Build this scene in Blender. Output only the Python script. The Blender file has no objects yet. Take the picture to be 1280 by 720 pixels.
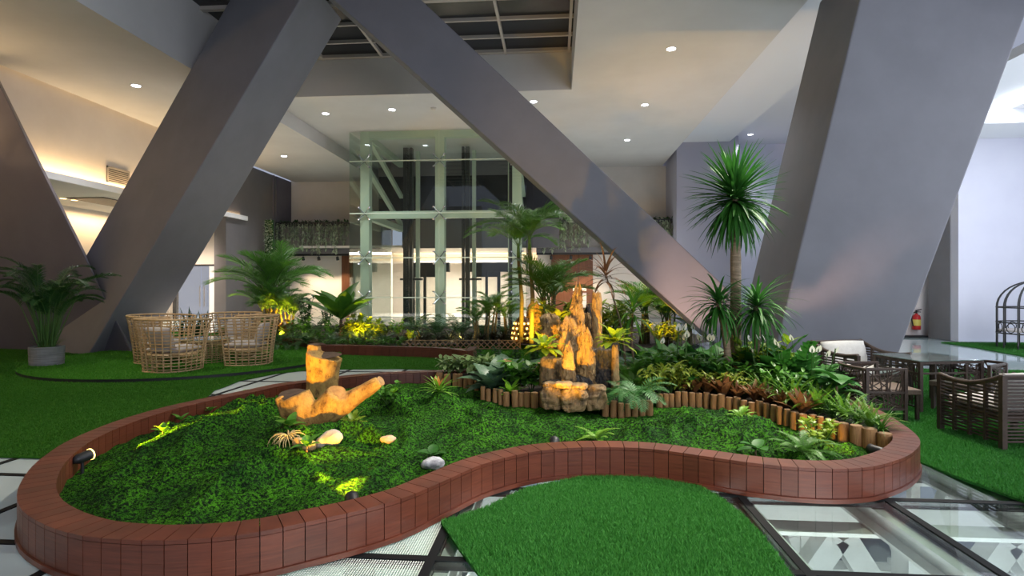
import bpy, bmesh, math, random
import numpy as np
from mathutils import Vector, Matrix, noise
from mathutils.geometry import delaunay_2d_cdt
SC = bpy.context.scene
COL = SC.collection
PI = math.pi

# ------------------------------------------------------------------ camera, world, exposure
F, CY, EYE = 700.0, 358.0, 1.5
TH = math.atan2(55, 700)                      # the building's axis meets the horizon right of centre
cam_d = bpy.data.cameras.new('camera')
cam = bpy.data.objects.new('camera', cam_d); COL.objects.link(cam)
cam.location = (0, 0, EYE); cam.rotation_euler = (PI/2, 0, TH)
cam_d.sensor_width = 36; cam_d.lens = F/1280*36; cam_d.shift_y = -2/1280
cam_d.clip_start = .05; cam_d.clip_end = 300
SC.camera = cam
SC.view_settings.view_transform = 'Standard'; SC.view_settings.look = 'None'
SC.view_settings.gamma = 1; SC.view_settings.use_curve_mapping = False
SC.view_settings.exposure = 0.45
SC.cycles.use_denoising = True
SC.cycles.max_bounces = 8; SC.cycles.diffuse_bounces = 3; SC.cycles.glossy_bounces = 3
SC.cycles.transparent_max_bounces = 24; SC.cycles.transmission_bounces = 4
SC.cycles.caustics_reflective = False; SC.cycles.caustics_refractive = False
SC.cycles.sample_clamp_indirect = 3.0
W = bpy.data.worlds.new('dusk'); SC.world = W; W.use_nodes = True
bg = W.node_tree.nodes['Background']
bg.inputs[0].default_value = (.60, .66, .85, 1); bg.inputs[1].default_value = .42

def area(name, loc, size, power, col, direction, size_y=None, spread=PI):
    l = bpy.data.lights.new(name, 'AREA'); l.energy = power; l.color = col; l.size = size
    if size_y: l.shape = 'RECTANGLE'; l.size_y = size_y
    l.spread = spread
    o = bpy.data.objects.new(name, l); COL.objects.link(o); o.location = loc
    zc = -Vector(direction).normalized(); yc = Vector((0,1,0)) if abs(zc.y) < .95 else Vector((0,0,1))
    yc = (yc-zc*zc.dot(yc)).normalized(); xc = yc.cross(zc)
    o.rotation_euler = Matrix((xc, yc, zc)).transposed().to_euler()      # size_y runs along the building's axis
    return o
def spot(name, loc, target, power, col, angle=60, blend=.6, size=.03):
    l = bpy.data.lights.new(name, 'SPOT'); l.energy = power; l.color = col
    l.spot_size = math.radians(angle); l.spot_blend = blend; l.shadow_soft_size = size
    o = bpy.data.objects.new(name, l); COL.objects.link(o); o.location = loc
    o.rotation_euler = (Vector(target)-Vector(loc)).to_track_quat('-Z', 'Y').to_euler()
    return o
def point(name, loc, power, col, size=.08):
    l = bpy.data.lights.new(name, 'POINT'); l.energy = power; l.color = col; l.shadow_soft_size = size
    o = bpy.data.objects.new(name, l); COL.objects.link(o); o.location = loc
    return o

# ------------------------------------------------------------------ photograph pixel -> place
cT, sT = math.cos(TH), math.sin(TH)
def P(px, py, d):
    """point seen at pixel (px,py) at depth d along the view axis"""
    x = (px-640)/F*d; z = EYE-(py-CY)/F*d
    return Vector((x*cT-d*sT, x*sT+d*cT, z))
def G(px, py, z=0.0): return P(px, py, F*(EYE-z)/(py-CY))
def AY(px, py, Y):
    u = (px-640)/F
    return P(px, py, Y/(cT+u*sT))
def AX(px, py, X):
    u = (px-640)/F
    return P(px, py, X/(u*cT-sT))
def depth(p): return -p[0]*sT+p[1]*cT

# ------------------------------------------------------------------ materials
MATS = {}
def nt(name):
    m = bpy.data.materials.new(name); m.use_nodes = True
    t = m.node_tree; b = t.nodes['Principled BSDF']; o = t.nodes['Material Output']
    MATS[name] = m
    return m, t, b, o
def N(t, kind, **kw):
    n = t.nodes.new(kind)
    for k, v in kw.items():
        if k.startswith('i_'): n.inputs[k[2:].replace('_', ' ')].default_value = v
        else: setattr(n, k, v)
    return n
def c4(c): return (c[0], c[1], c[2], 1)
def coords(t, stretch=(1,1,1), space='Object'):
    tc = N(t, 'ShaderNodeTexCoord'); mp = N(t, 'ShaderNodeMapping'); mp.inputs['Scale'].default_value = stretch
    t.links.new(tc.outputs[space], mp.inputs['Vector']); return mp.outputs[0]
def noise_fac(t, v, scale, detail=4, rough=.55, lo=.35, hi=.65):
    n = N(t, 'ShaderNodeTexNoise'); n.inputs['Scale'].default_value = scale; n.inputs['Detail'].default_value = detail
    n.inputs['Roughness'].default_value = rough; t.links.new(v, n.inputs['Vector'])
    r = N(t, 'ShaderNodeMapRange'); r.inputs['From Min'].default_value = lo; r.inputs['From Max'].default_value = hi
    t.links.new(n.outputs[0], r.inputs['Value']); return r.outputs[0]
def mixc(t, fac, a, b):
    m = N(t, 'ShaderNodeMix', data_type='RGBA')
    for s, i in ((fac, 0), (a, 6), (b, 7)):
        if hasattr(s, 'links'): t.links.new(s, m.inputs[i])
        else: m.inputs[i].default_value = s if i == 0 else c4(s)
    return m.outputs[2]
def bump(t, b, h, strength, dist=.01):
    bp = N(t, 'ShaderNodeBump'); bp.inputs['Strength'].default_value = strength; bp.inputs['Distance'].default_value = dist
    t.links.new(h, bp.inputs['Height']); t.links.new(bp.outputs[0], b.inputs['Normal'])
def M(name, col, rough=.6, metal=0, col2=None, scale=6, stretch=(1,1,1), detail=4, lo=.35, hi=.65, bmp=0, bscale=None, bdist=.01, emit=None, strength=0, spec=.5, space='Object'):
    m, t, b, o = nt(name)
    b.inputs['Base Color'].default_value = c4(col); b.inputs['Roughness'].default_value = rough
    b.inputs['Metallic'].default_value = metal; b.inputs['Specular IOR Level'].default_value = spec
    if col2 or bmp:
        v = coords(t, stretch, space)
        f = noise_fac(t, v, scale, detail, .6, lo, hi)
        if col2: t.links.new(mixc(t, f, col, col2), b.inputs['Base Color'])
        if bmp:
            if bscale: f = noise_fac(t, v, bscale, 3, .6, .3, .7)
            bump(t, b, f, bmp, bdist)
    if emit:
        b.inputs['Emission Color'].default_value = c4(emit); b.inputs['Emission Strength'].default_value = strength
    return m
def leafmat(name, col, col2, rough=.38, trans=.25, scale=9, spec=.4):
    m, t, b, o = nt(name)
    oi = N(t, 'ShaderNodeObjectInfo'); v = coords(t)
    f = noise_fac(t, v, scale, 3, .6, .3, .7)
    c = mixc(t, f, col, col2)
    hs = N(t, 'ShaderNodeHueSaturation'); mr = N(t, 'ShaderNodeMapRange'); mr.inputs['To Min'].default_value = .75; mr.inputs['To Max'].default_value = 1.25
    t.links.new(oi.outputs['Random'], mr.inputs['Value']); t.links.new(mr.outputs[0], hs.inputs['Value']); t.links.new(c, hs.inputs['Color'])
    t.links.new(hs.outputs[0], b.inputs['Base Color']); b.inputs['Roughness'].default_value = rough
    b.inputs['Specular IOR Level'].default_value = spec
    tr = N(t, 'ShaderNodeBsdfTranslucent'); t.links.new(hs.outputs[0], tr.inputs['Color'])
    mx = N(t, 'ShaderNodeMixShader'); mx.inputs[0].default_value = trans
    t.links.new(b.outputs[0], mx.inputs[1]); t.links.new(tr.outputs[0], mx.inputs[2]); t.links.new(mx.outputs[0], o.inputs['Surface'])
    return m
def glassmat(name, tint, base_refl=.03, rough=.02, dots=False, haze=0.0):
    m, t, b, o = nt(name)
    tr = N(t, 'ShaderNodeBsdfTransparent'); tr.inputs[0].default_value = c4(tint)
    gl = N(t, 'ShaderNodeBsdfGlossy'); gl.inputs['Roughness'].default_value = rough
    fr = N(t, 'ShaderNodeFresnel'); ge = N(t, 'ShaderNodeNewGeometry')
    io = N(t, 'ShaderNodeMapRange'); io.inputs['To Min'].default_value = 1.45; io.inputs['To Max'].default_value = 1/1.45
    t.links.new(ge.outputs['Backfacing'], io.inputs['Value']); t.links.new(io.outputs[0], fr.inputs[0])
    ad = N(t, 'ShaderNodeMath', operation='ADD'); ad.inputs[1].default_value = base_refl; ad.use_clamp = True
    t.links.new(fr.outputs[0], ad.inputs[0])
    mx = N(t, 'ShaderNodeMixShader'); t.links.new(ad.outputs[0], mx.inputs[0])
    t.links.new(tr.outputs[0], mx.inputs[1]); t.links.new(gl.outputs[0], mx.inputs[2])
    last = mx.outputs[0]
    if haze:
        df = N(t, 'ShaderNodeBsdfDiffuse'); df.inputs[0].default_value = (.75,.82,.8,1)
        m2 = N(t, 'ShaderNodeMixShader'); m2.inputs[0].default_value = haze
        t.links.new(last, m2.inputs[1]); t.links.new(df.outputs[0], m2.inputs[2]); last = m2.outputs[0]
    if dots:
        v = coords(t, (70, 70, 70))
        sep = N(t, 'ShaderNodeSeparateXYZ'); t.links.new(v, sep.inputs[0])
        cmb = N(t, 'ShaderNodeCombineXYZ')
        for i in range(2):
            fr_ = N(t, 'ShaderNodeMath', operation='FRACT'); t.links.new(sep.outputs[i], fr_.inputs[0])
            sb = N(t, 'ShaderNodeMath', operation='SUBTRACT'); sb.inputs[1].default_value = .5; t.links.new(fr_.outputs[0], sb.inputs[0])
            t.links.new(sb.outputs[0], cmb.inputs[i])
        ln = N(t, 'ShaderNodeVectorMath', operation='LENGTH'); t.links.new(cmb.outputs[0], ln.inputs[0])
        lt = N(t, 'ShaderNodeMath', operation='LESS_THAN'); lt.inputs[1].default_value = .33; t.links.new(ln.outputs['Value'], lt.inputs[0])
        df = N(t, 'ShaderNodeBsdfDiffuse'); df.inputs[0].default_value = (.85,.9,.85,1)
        m2 = N(t, 'ShaderNodeMixShader'); t.links.new(lt.outputs[0], m2.inputs[0])
        t.links.new(last, m2.inputs[1]); t.links.new(df.outputs[0], m2.inputs[2]); last = m2.outputs[0]
    t.links.new(last, o.inputs['Surface'])
    return m

# ------------------------------------------------------------------ mesh helpers
class MB:
    """collects geometry for ONE mesh object"""
    def __init__(s): s.v = []; s.f = []; s.m = []; s.mi = 0
    def add(s, verts, faces):
        k = len(s.v); s.v.extend([tuple(p) for p in verts])
        for f in faces: s.f.append(tuple(i+k for i in f)); s.m.append(s.mi)
    def box(s, x0, x1, y0, y1, z0, z1):
        s.add([(x0,y0,z0),(x1,y0,z0),(x1,y1,z0),(x0,y1,z0),(x0,y0,z1),(x1,y0,z1),(x1,y1,z1),(x0,y1,z1)],
              [(0,3,2,1),(4,5,6,7),(0,1,5,4),(1,2,6,5),(2,3,7,6),(3,0,4,7)])
    def hexa(s, a, b):
        """solid between quad a and quad b (same winding)"""
        s.add(list(a)+list(b), [(3,2,1,0),(4,5,6,7),(0,1,5,4),(1,2,6,5),(2,3,7,6),(3,0,4,7)])
    def bar(s, p, q, w, h=None, up=(0,0,1)):
        """rectangular bar from p to q"""
        p, q = Vector(p), Vector(q); h = h or w; d = (q-p).normalized(); u = Vector(up)
        if abs(d.dot(u)) > .98: u = Vector((0,1,0))
        r = d.cross(u).normalized(); u = r.cross(d)
        o = [(-1,-1),(1,-1),(1,1),(-1,1)]
        s.hexa([p+r*(a*w/2)+u*(b*h/2) for a,b in o], [q+r*(a*w/2)+u*(b*h/2) for a,b in o])
    def tube(s, pts, rad, n=8, cap=True):
        pts = [Vector(p) for p in pts]
        if not hasattr(rad, '__len__'): rad = [rad]*len(pts)
        k = len(s.v); ref = Vector((.13,.37,.92)).normalized(); prev = None
        for i, p in enumerate(pts):
            d = (pts[min(i+1,len(pts)-1)]-pts[max(i-1,0)]).normalized()
            if prev is None:
                u = d.cross(ref)
                if u.length < .1: u = d.cross(Vector((1,0,0)))
                u.normalize()
            else: u = (prev-d*prev.dot(d)).normalized()
            prev = u; w = d.cross(u)
            for j in range(n):
                a = 2*PI*j/n; s.v.append(tuple(p+(u*math.cos(a)+w*math.sin(a))*rad[i]))
        for i in range(len(pts)-1):
            for j in range(n):
                s.f.append((k+i*n+j, k+i*n+(j+1)%n, k+(i+1)*n+(j+1)%n, k+(i+1)*n+j)); s.m.append(s.mi)
        if cap:
            s.f.append(tuple(k+j for j in reversed(range(n)))); s.m.append(s.mi)
            s.f.append(tuple(k+(len(pts)-1)*n+j for j in range(n))); s.m.append(s.mi)
    def lathe(s, prof, c=(0,0,0), n=24, cap=True, sx=1, sy=1):
        k = len(s.v); c = Vector(c)
        for r, z in prof:
            for j in range(n):
                a = 2*PI*j/n; s.v.append((c.x+r*sx*math.cos(a), c.y+r*sy*math.sin(a), c.z+z))
        for i in range(len(prof)-1):
            for j in range(n):
                s.f.append((k+i*n+j, k+i*n+(j+1)%n, k+(i+1)*n+(j+1)%n, k+(i+1)*n+j)); s.m.append(s.mi)
        if cap:
            s.f.append(tuple(k+j for j in reversed(range(n)))); s.m.append(s.mi)
            s.f.append(tuple(k+(len(prof)-1)*n+j for j in range(n))); s.m.append(s.mi)
    def strip(s, pts, wid, side, fold=0.0, nrm=None):
        """leaf ribbon: centre line pts, half widths wid, side direction(s)"""
        k = len(s.v); n = len(pts)
        for i, p in enumerate(pts):
            sd = side[i] if isinstance(side, list) else side
            up = (nrm[i] if nrm else Vector((0,0,1)))*fold*wid[i]
            s.v.append(tuple(p-sd*wid[i]+up)); s.v.append(tuple(p)); s.v.append(tuple(p+sd*wid[i]+up))
        for i in range(n-1):
            a = k+i*3
            s.f.append((a, a+1, a+4, a+3)); s.m.append(s.mi)
            s.f.append((a+1, a+2, a+5, a+4)); s.m.append(s.mi)
    def build(s, name, mat, parent=None, smooth=False, bevel=0, sub=0):
        me = bpy.data.meshes.new(name); me.from_pydata(s.v, [], s.f)
        mats = mat if isinstance(mat, (list, tuple)) else [mat]
        for m in mats: me.materials.append(MATS[m] if isinstance(m, str) else m)
        if len(mats) > 1: me.polygons.foreach_set('material_index', s.m)
        if smooth: me.polygons.foreach_set('use_smooth', [True]*len(me.polygons))
        me.update()
        o = bpy.data.objects.new(name, me); COL.objects.link(o)
        if parent is not None: o.parent = parent
        if bevel:
            b = o.modifiers.new('bevel', 'BEVEL'); b.width = bevel; b.segments = 2; b.limit_method = 'ANGLE'
        if sub:
            b = o.modifiers.new('sub', 'SUBSURF'); b.levels = sub; b.render_levels = sub
        return o
def tag(o, label=None, cat=None, group=None, kind=None):
    if label: o['label'] = label
    if cat: o['category'] = cat
    if group: o['group'] = group
    if kind: o['kind'] = kind
    return o
def thing(name, label, cat, loc=(0,0,0), rz=0, group=None, scale=1):
    o = bpy.data.objects.new(name, None); COL.objects.link(o); o.empty_display_size = .1
    o.location = loc; o.rotation_euler = (0,0,rz); o.scale = (scale,)*3 if not hasattr(scale, '__len__') else scale
    return tag(o, label, cat, group)
def copy_tree(o, parent=None):
    c = o.copy(); COL.objects.link(c)
    if parent is not None: c.parent = parent
    for ch in list(o.children): copy_tree(ch, c)
    return c
def struct(o): o['kind'] = 'structure'; return o
PROTO = {}
def place(key, maker, label, loc, rz=0, scale=1, group=None):
    """first call builds the thing, later calls copy it with its parts"""
    if key in PROTO: r = copy_tree(PROTO[key])
    else: r = PROTO[key] = maker()
    r.location = loc; r.rotation_euler = (0,0,rz); r.scale = (scale,)*3 if not hasattr(scale, '__len__') else scale
    r['label'] = label
    if group: r['group'] = group
    elif 'group' in r: del r['group']
    return r
ORD = ['first','second','third','fourth','fifth','sixth','seventh','eighth','ninth','tenth','eleventh','twelfth','thirteenth','fourteenth','fifteenth',
       'sixteenth','seventeenth','eighteenth','nineteenth','twentieth','twenty-first','twenty-second','twenty-third','twenty-fourth','twenty-fifth',
       'twenty-sixth','twenty-seventh','twenty-eighth','twenty-ninth','thirtieth']
def cr(pts, n, closed=False):
    """Catmull-Rom through pts, then n points evenly spaced"""
    pts = [Vector(p) for p in pts]; m = len(pts); out = []
    for i in range(m if closed else m-1):
        if closed: a, b, c, d = pts[(i-1)%m], pts[i], pts[(i+1)%m], pts[(i+2)%m]
        else: a, b, c, d = pts[max(i-1,0)], pts[i], pts[i+1], pts[min(i+2,m-1)]
        for k in range(24):
            t = k/24
            out.append(.5*((2*b)+(c-a)*t+(2*a-5*b+4*c-d)*t*t+(3*b-a-3*c+d)*t**3))
    out.append(pts[0].copy() if closed else pts[-1].copy())
    L = [0]
    for i in range(1, len(out)): L.append(L[-1]+(out[i]-out[i-1]).length)
    res = []; j = 0; cnt = n if closed else n-1
    for k in range(n):
        s = L[-1]*k/cnt
        while j < len(L)-2 and L[j+1] < s: j += 1
        t = (s-L[j])/max(L[j+1]-L[j], 1e-9); res.append(out[j].lerp(out[j+1], t))
    return res
def inset(poly, w, closed=True):
    """offset of a counter-clockwise planar line to its left"""
    n = len(poly); res = []
    for i in range(n):
        a = poly[(i-1)%n] if closed or i > 0 else poly[i]; b = poly[(i+1)%n] if closed or i < n-1 else poly[i]
        d = (b-a); d.z = 0; d.normalize(); res.append(poly[i]+Vector((-d.y, d.x, 0))*w)
    return res
def in_poly(x, y, poly):
    r = False; j = len(poly)-1
    for i in range(len(poly)):
        xi, yi, xj, yj = poly[i][0], poly[i][1], poly[j][0], poly[j][1]
        if (yi > y) != (yj > y) and x < (xj-xi)*(y-yi)/(yj-yi)+xi: r = not r
        j = i
    return r
def in_poly_np(X, Y, poly):
    r = np.zeros(X.shape, bool); j = len(poly)-1
    for i in range(len(poly)):
        xi, yi, xj, yj = poly[i][0], poly[i][1], poly[j][0], poly[j][1]
        if yi != yj:
            c = ((yi > Y) != (yj > Y)) & (X < (xj-xi)*(Y-yi)/(yj-yi)+xi); r ^= c
        j = i
    return r
def sheet(poly, step, hfun):
    """triangulated sheet filling a polygon with an inner grid, height hfun(x,y)"""
    co = [Vector((p[0], p[1])) for p in poly]; n = len(co)
    xs = [p.x for p in co]; ys = [p.y for p in co]
    if step:
        gx = np.arange(min(xs), max(xs), step); gy = np.arange(min(ys), max(ys), step)
        X, Y = np.meshgrid(gx, gy); X = X+((np.arange(Y.shape[0])%2)*step/2)[:,None]
        k = in_poly_np(X, Y, poly)
        co += [Vector((float(a), float(b))) for a, b in zip(X[k], Y[k])]
    v, e, f, *_ = delaunay_2d_cdt(co, [], [list(range(n))], 1, 1e-6)
    mb = MB(); mb.add([(p.x, p.y, hfun(p.x, p.y)) for p in v], f)
    return mb
def blades(name, poly, dens, L, wid, zf, mat, parent, seed=1, lean=.5, cull=None, ymax=None):
    """carpet pile: one mesh of thin blades rooted inside a polygon"""
    rg = np.random.default_rng(seed)
    xs = [p[0] for p in poly]; ys = [p[1] for p in poly]
    A = (max(xs)-min(xs))*(max(ys)-min(ys)); n = int(A*dens)
    x = rg.uniform(min(xs), max(xs), n); y = rg.uniform(min(ys), max(ys), n)
    k = in_poly_np(x, y, poly)
    if cull is not None: k &= ~in_poly_np(x, y, cull)
    d = -x*sT+y*cT; lx = x*cT+y*sT
    k &= (d > .5) & (np.abs(lx) < d*1.35+.8)
    if ymax: k &= rg.uniform(0, 1, n) < np.clip(ymax/np.maximum(d, .1), 0, 1)**2
    x, y = x[k], y[k]; n = len(x)
    z = np.array([zf(a, b) for a, b in zip(x, y)]) if callable(zf) else np.full(n, zf)
    a = rg.uniform(0, 2*PI, n); l = L*rg.uniform(.6, 1.15, n); b = rg.uniform(0, 2*PI, n)
    dx, dy = np.cos(a)*wid/2, np.sin(a)*wid/2; ln = lean*rg.uniform(.2, 1, n)*l
    V = np.empty((n, 3, 3), np.float32)
    V[:,0] = np.stack([x-dx, y-dy, z], 1); V[:,1] = np.stack([x+dx, y+dy, z], 1)
    V[:,2] = np.stack([x+np.cos(b)*ln, y+np.sin(b)*ln, z+l*.8], 1)
    me = bpy.data.meshes.new(name); me.vertices.add(n*3); me.vertices.foreach_set('co', V.ravel())
    me.loops.add(n*3); me.loops.foreach_set('vertex_index', np.arange(n*3, dtype=np.int32))
    me.polygons.add(n); me.polygons.foreach_set('loop_start', np.arange(0, n*3, 3, dtype=np.int32))
    me.update(calc_edges=True); me.materials.append(MATS[mat])
    o = bpy.data.objects.new(name, me); COL.objects.link(o); o['kind'] = 'stuff'
    if parent is not None: o.parent = parent
    return o
# ------------------------------------------------------------------ materials of the setting
M('wall_warm', (.62,.57,.52), .75, col2=(.57,.52,.47), scale=.8)
M('wall_cool', (.66,.66,.74), .7, col2=(.60,.60,.69), scale=.5)
M('ceiling_paint', (.62,.605,.59), .8, col2=(.57,.555,.54), scale=.6)
M('ceiling_cool', (.70,.71,.74), .8)
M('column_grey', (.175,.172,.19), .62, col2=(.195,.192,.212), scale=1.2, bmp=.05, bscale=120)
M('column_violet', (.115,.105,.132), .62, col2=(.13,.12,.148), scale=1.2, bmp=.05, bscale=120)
M('pier_grey', (.14,.13,.135), .65, col2=(.155,.145,.15), scale=1.5)
M('pilaster_lavender', (.40,.39,.47), .65)
M('fascia_grey', (.30,.27,.25), .8, col2=(.24,.22,.2), scale=2)
M('white_paint', (.78,.77,.76), .5)
M('dark_panel', (.008,.009,.012), .25)
M('skylight_steel', (.45,.40,.35), .5)
M('mullion_black', (.008,.009,.010), .6, spec=.15)
M('steel_white', (.74,.74,.71), .5, col2=(.60,.59,.55), scale=3, lo=.45, hi=.75)
M('lower_floor', (.26,.265,.28), .5, col2=(.2,.205,.215), scale=.7)
M('slab_aqua', (.42,.52,.52), .06, spec=.8)
M('lobby_white', (.80,.72,.64), .6)
M('wood_door', (.20,.072,.028), .45, col2=(.13,.045,.017), scale=3, stretch=(9,9,.6))
M('tower_steel', (.50,.58,.46), .45)
M('rail_black', (.02,.022,.022), .4)
M('chrome', (.6,.6,.62), .22, metal=1)
M('door_leaf', (.80,.72,.68), .35)
M('black_metal', (.015,.015,.016), .45)
M('lamp_white', (.9,.9,.95), .5, emit=(.85,.9,1), strength=14)
M('lamp_warm', (1,.8,.5), .5, emit=(1,.66,.28), strength=5)
M('lamp_cool', (1,1,1), .5, emit=(.88,.93,1), strength=5)
glassmat('glass_clear', (.86,.93,.90), .03, .02)
glassmat('glass_dots', (.72,.86,.80), .03, .03, dots=True)
glassmat('glass_frost', (.80,.88,.85), .03, .06, haze=.55)
glassmat('glass_tower', (.925,.965,.94), .02, .01)
glassmat('glass_door', (.95,.95,.93), .03, .02)

def sbox(name, mat, *b, parent=None):
    m = MB(); m.box(*b); return struct(m.build(name, mat, parent))

# ------------------------------------------------------------------ floor
PX0, PY0, DX, DY = -.69, 3.06, 1.007, 1.1
fl = thing('floor', None, None); fl['kind'] = 'structure'
NXA, NXB, NYA, NYB = -8, 8, -2, 7
pane_i = {'glass_clear': [], 'glass_dots': [], 'glass_frost': []}
for i in range(NXA, NXB):
    for j in range(NYA, NYB):
        x0, y0 = PX0+i*DX, PY0+j*DY
        k = 'glass_clear'
        if i == -1 or (j >= 1 and i in (1,)): k = 'glass_dots'
        if i <= -2: k = 'glass_frost'
        if j == 2 and i > 1: k = 'glass_dots'
        m = MB(); m.box(x0+.03, x0+DX-.03, y0+.03, y0+DY-.03, -.035, -.01); struct(m.build('glass_pane', k, fl))
m = MB()
for i in range(NXA, NXB+1): m.box(PX0+i*DX-.026, PX0+i*DX+.026, PY0+NYA*DY, PY0+NYB*DY, -.06, -.004)
for j in range(NYA, NYB+1): m.box(PX0+NXA*DX, PX0+NXB*DX, PY0+j*DY-.026, PY0+j*DY+.026, -.06, -.005)
struct(m.build('mullion', 'mullion_black', fl))
fx0, fx1, fy0, fy1 = PX0+NXA*DX, PX0+NXB*DX, PY0+NYA*DY, PY0+NYB*DY
m = MB(); m.box(-22, 20, fy1, 30, -.06, -.008); m.box(-22, fx0, -4, fy1, -.06, -.008); m.box(fx1, 20, -4, fy1, -.06, -.008)
struct(m.build('stone_slab', 'slab_aqua', fl))
# white steel below the glass
m = MB()
for i in range(NXA, NXB+1):
    x = PX0+i*DX
    m.box(x-.10, x+.10, fy0, fy1, -.10, -.075); m.box(x-.012, x+.012, fy0, fy1, -.22, -.10); m.box(x-.10, x+.10, fy0, fy1, -.24, -.22)
for j in range(NYA, NYB+1, 1):
    y = PY0+j*DY+.06
    m.box(fx0, fx1, y-.10, y+.10, -.27, -.242)
struct(m.build('steel_beams', 'steel_white', fl))
def truss(y, z0, z1, off, wide):
    m = MB(); m.box(fx0, fx1, y-.14, y+.14, z0-.26, z0); m.box(fx0, fx1, y-.14, y+.14, z1-.26, z1)
    x = fx0+off; k = 0
    while x < fx1-1.6:
        m.box(x-.17, x+.17, y-.13, y+.13, z1, z0-.26) if k % 2 == 0 or wide else m.box(x-.06, x+.06, y-.06, y+.06, z1, z0-.26)
        m.bar((x+.1,y,z1+.05),(x+.72,y,z0-.3),.20,.2); m.bar((x+1.36,y,z1+.05),(x+.78,y,z0-.3),.20,.2); x += 1.46; k += 1
    struct(m.build('steel_truss', 'steel_white', fl))
truss(5.35, -.47, -1.75, .35, True); truss(8.6, -.6, -2.6, .8, False)
m = MB()
for i in range(-8, 9, 2): m.box(i*1.3-.2, i*1.3+.2, 8.5, 8.9, -5, -2.6); m.box(i*1.3-.2, i*1.3+.2, 5.2, 5.5, -5, -1.9)
struct(m.build('steel_post', 'steel_white', fl))
sbox('lower_floor', 'lower_floor', -16, 14, -6, 16, -5.2, -5.0, parent=fl)

# ------------------------------------------------------------------ ceilings
ZA, ZC, ZT, ZE, ZF = 7.2, 6.7, 8.25, 7.7, 8.2
XV0, XV1, YV = -8.7, .45, 16.3
ce = thing('ceiling', None, None); ce['kind'] = 'structure'
sbox('ceiling_soffit', 'ceiling_paint', XV1, 5.0, -5, 27, ZA, ZT+.2, parent=ce)
sbox('ceiling_strip', 'ceiling_paint', XV0, XV1, YV, 27, ZA, ZT+.2, parent=ce)
sbox('ceiling_panel', 'ceiling_paint', -13.0, XV0, -5, 27, ZC, ZT+.2, parent=ce)
sbox('ceiling_raised', 'ceiling_cool', 5.0, 7.4, -5, 27, ZE, ZE+.3, parent=ce)
sbox('ceiling_high', 'ceiling_cool', 7.4, 11.4, -5, 27.2, ZF, ZF+.3, parent=ce)
sbox('ceiling_side', 'ceiling_cool', 9.2, 16, 1, 16.2, 6.1, 6.3, parent=ce)
sbox('ceiling_bulkhead', 'ceiling_cool', 9.6, 16, 14.6, 16.4, 5.5, 6.1, parent=ce)
sbox('ceiling_step', 'white_paint', 11.1, 11.4, 2, 14.6, 5.86, 6.1, parent=ce)
sbox('cove_top', 'ceiling_paint', -13.8, -13.0, -5, 23, 7.15, 7.3, parent=ce)
# skylight of dark panels between pale bars
sk = thing('skylight', 'dark gridded skylight in the atrium ceiling above the crossing columns', 'skylight')
m = MB(); m.box(XV0, XV1, 2, YV, ZT+.12, ZT+.2); m.build('dark_glass', 'dark_panel', sk)
m = MB()
for k in range(15):
    y = YV-.06-k*1.02
    if y > 2: m.box(XV0, XV1, y-(.03 if k % 3 else .1), y+.03, ZT+.03, ZT+.12)
for k in range(6):
    x = XV1-.08-k*1.83
    m.box(x-.035, x+.035, 2, YV, ZT+.02, ZT+.12)
m.build('grid_bars', 'skylight_steel', sk)

# ------------------------------------------------------------------ walls
sbox('wall_back', 'wall_warm', -13.2, 5.2, 27, 27.3, 4.3, 7.2)
sbox('wall_back_low', 'lobby_white', -13.2, -8.1, 27, 27.3, 0, 4.3)
sbox('wall_back_right', 'lobby_white', -.9, 5.2, 27, 27.3, 0, 4.3)
sbox('wall_back_far', 'wall_cool', 5.0, 13, 27.4, 27.6, 0, 8.3)
sbox('wall_left_upper', 'wall_warm', -13.8, -13.45, -5, 23, 4.45, 7.2)
sbox('wall_left_lower', 'wall_warm', -17.3, -17, -5, 24, 0, 4.3)
lg = thing('trim_ledge', None, None); lg['kind'] = 'structure'
sbox('soffit', 'ceiling_paint', -17, -13.05, -5, 22.7, 4.3, 4.38, parent=lg)
sbox('lip', 'white_paint', -13.08, -13.0, -5, 22.75, 4.28, 4.46, parent=lg)
sbox('wall_left_end', 'wall_warm', -17.2, -13.5, 23.3, 23.5, 2.46, 4.3)
sbox('wall_left_door', 'wall_warm', -17.2, -16.72, 23.3, 23.5, 0, 2.46)
sbox('wall_left_beyond', 'door_leaf', -17.2, -13.5, 26.6, 26.8, 0, 3)
sbox('pier_left', 'pier_grey', -13.7, -13.2, 21.5, 27, 0, 6.7)
m = MB(); m.box(-13.2, -13.15, 25.2, 25.32, 0, 6.7); m.box(-13.2, -13.15, 25.5, 26.95, 0, 6.7)
struct(m.build('trim_1', 'column_violet'))
sbox('pilaster_right', 'pilaster_lavender', P(843,300,24.6).x, P(843,300,24.6).x+2.45, 24.6, 27.4, 0, ZE)
sbox('pilaster_edge', 'pilaster_lavender', P(843,300,24.6).x+2.45, P(843,300,24.6).x+2.9, 25.6, 27.4, 0, ZF)
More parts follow.
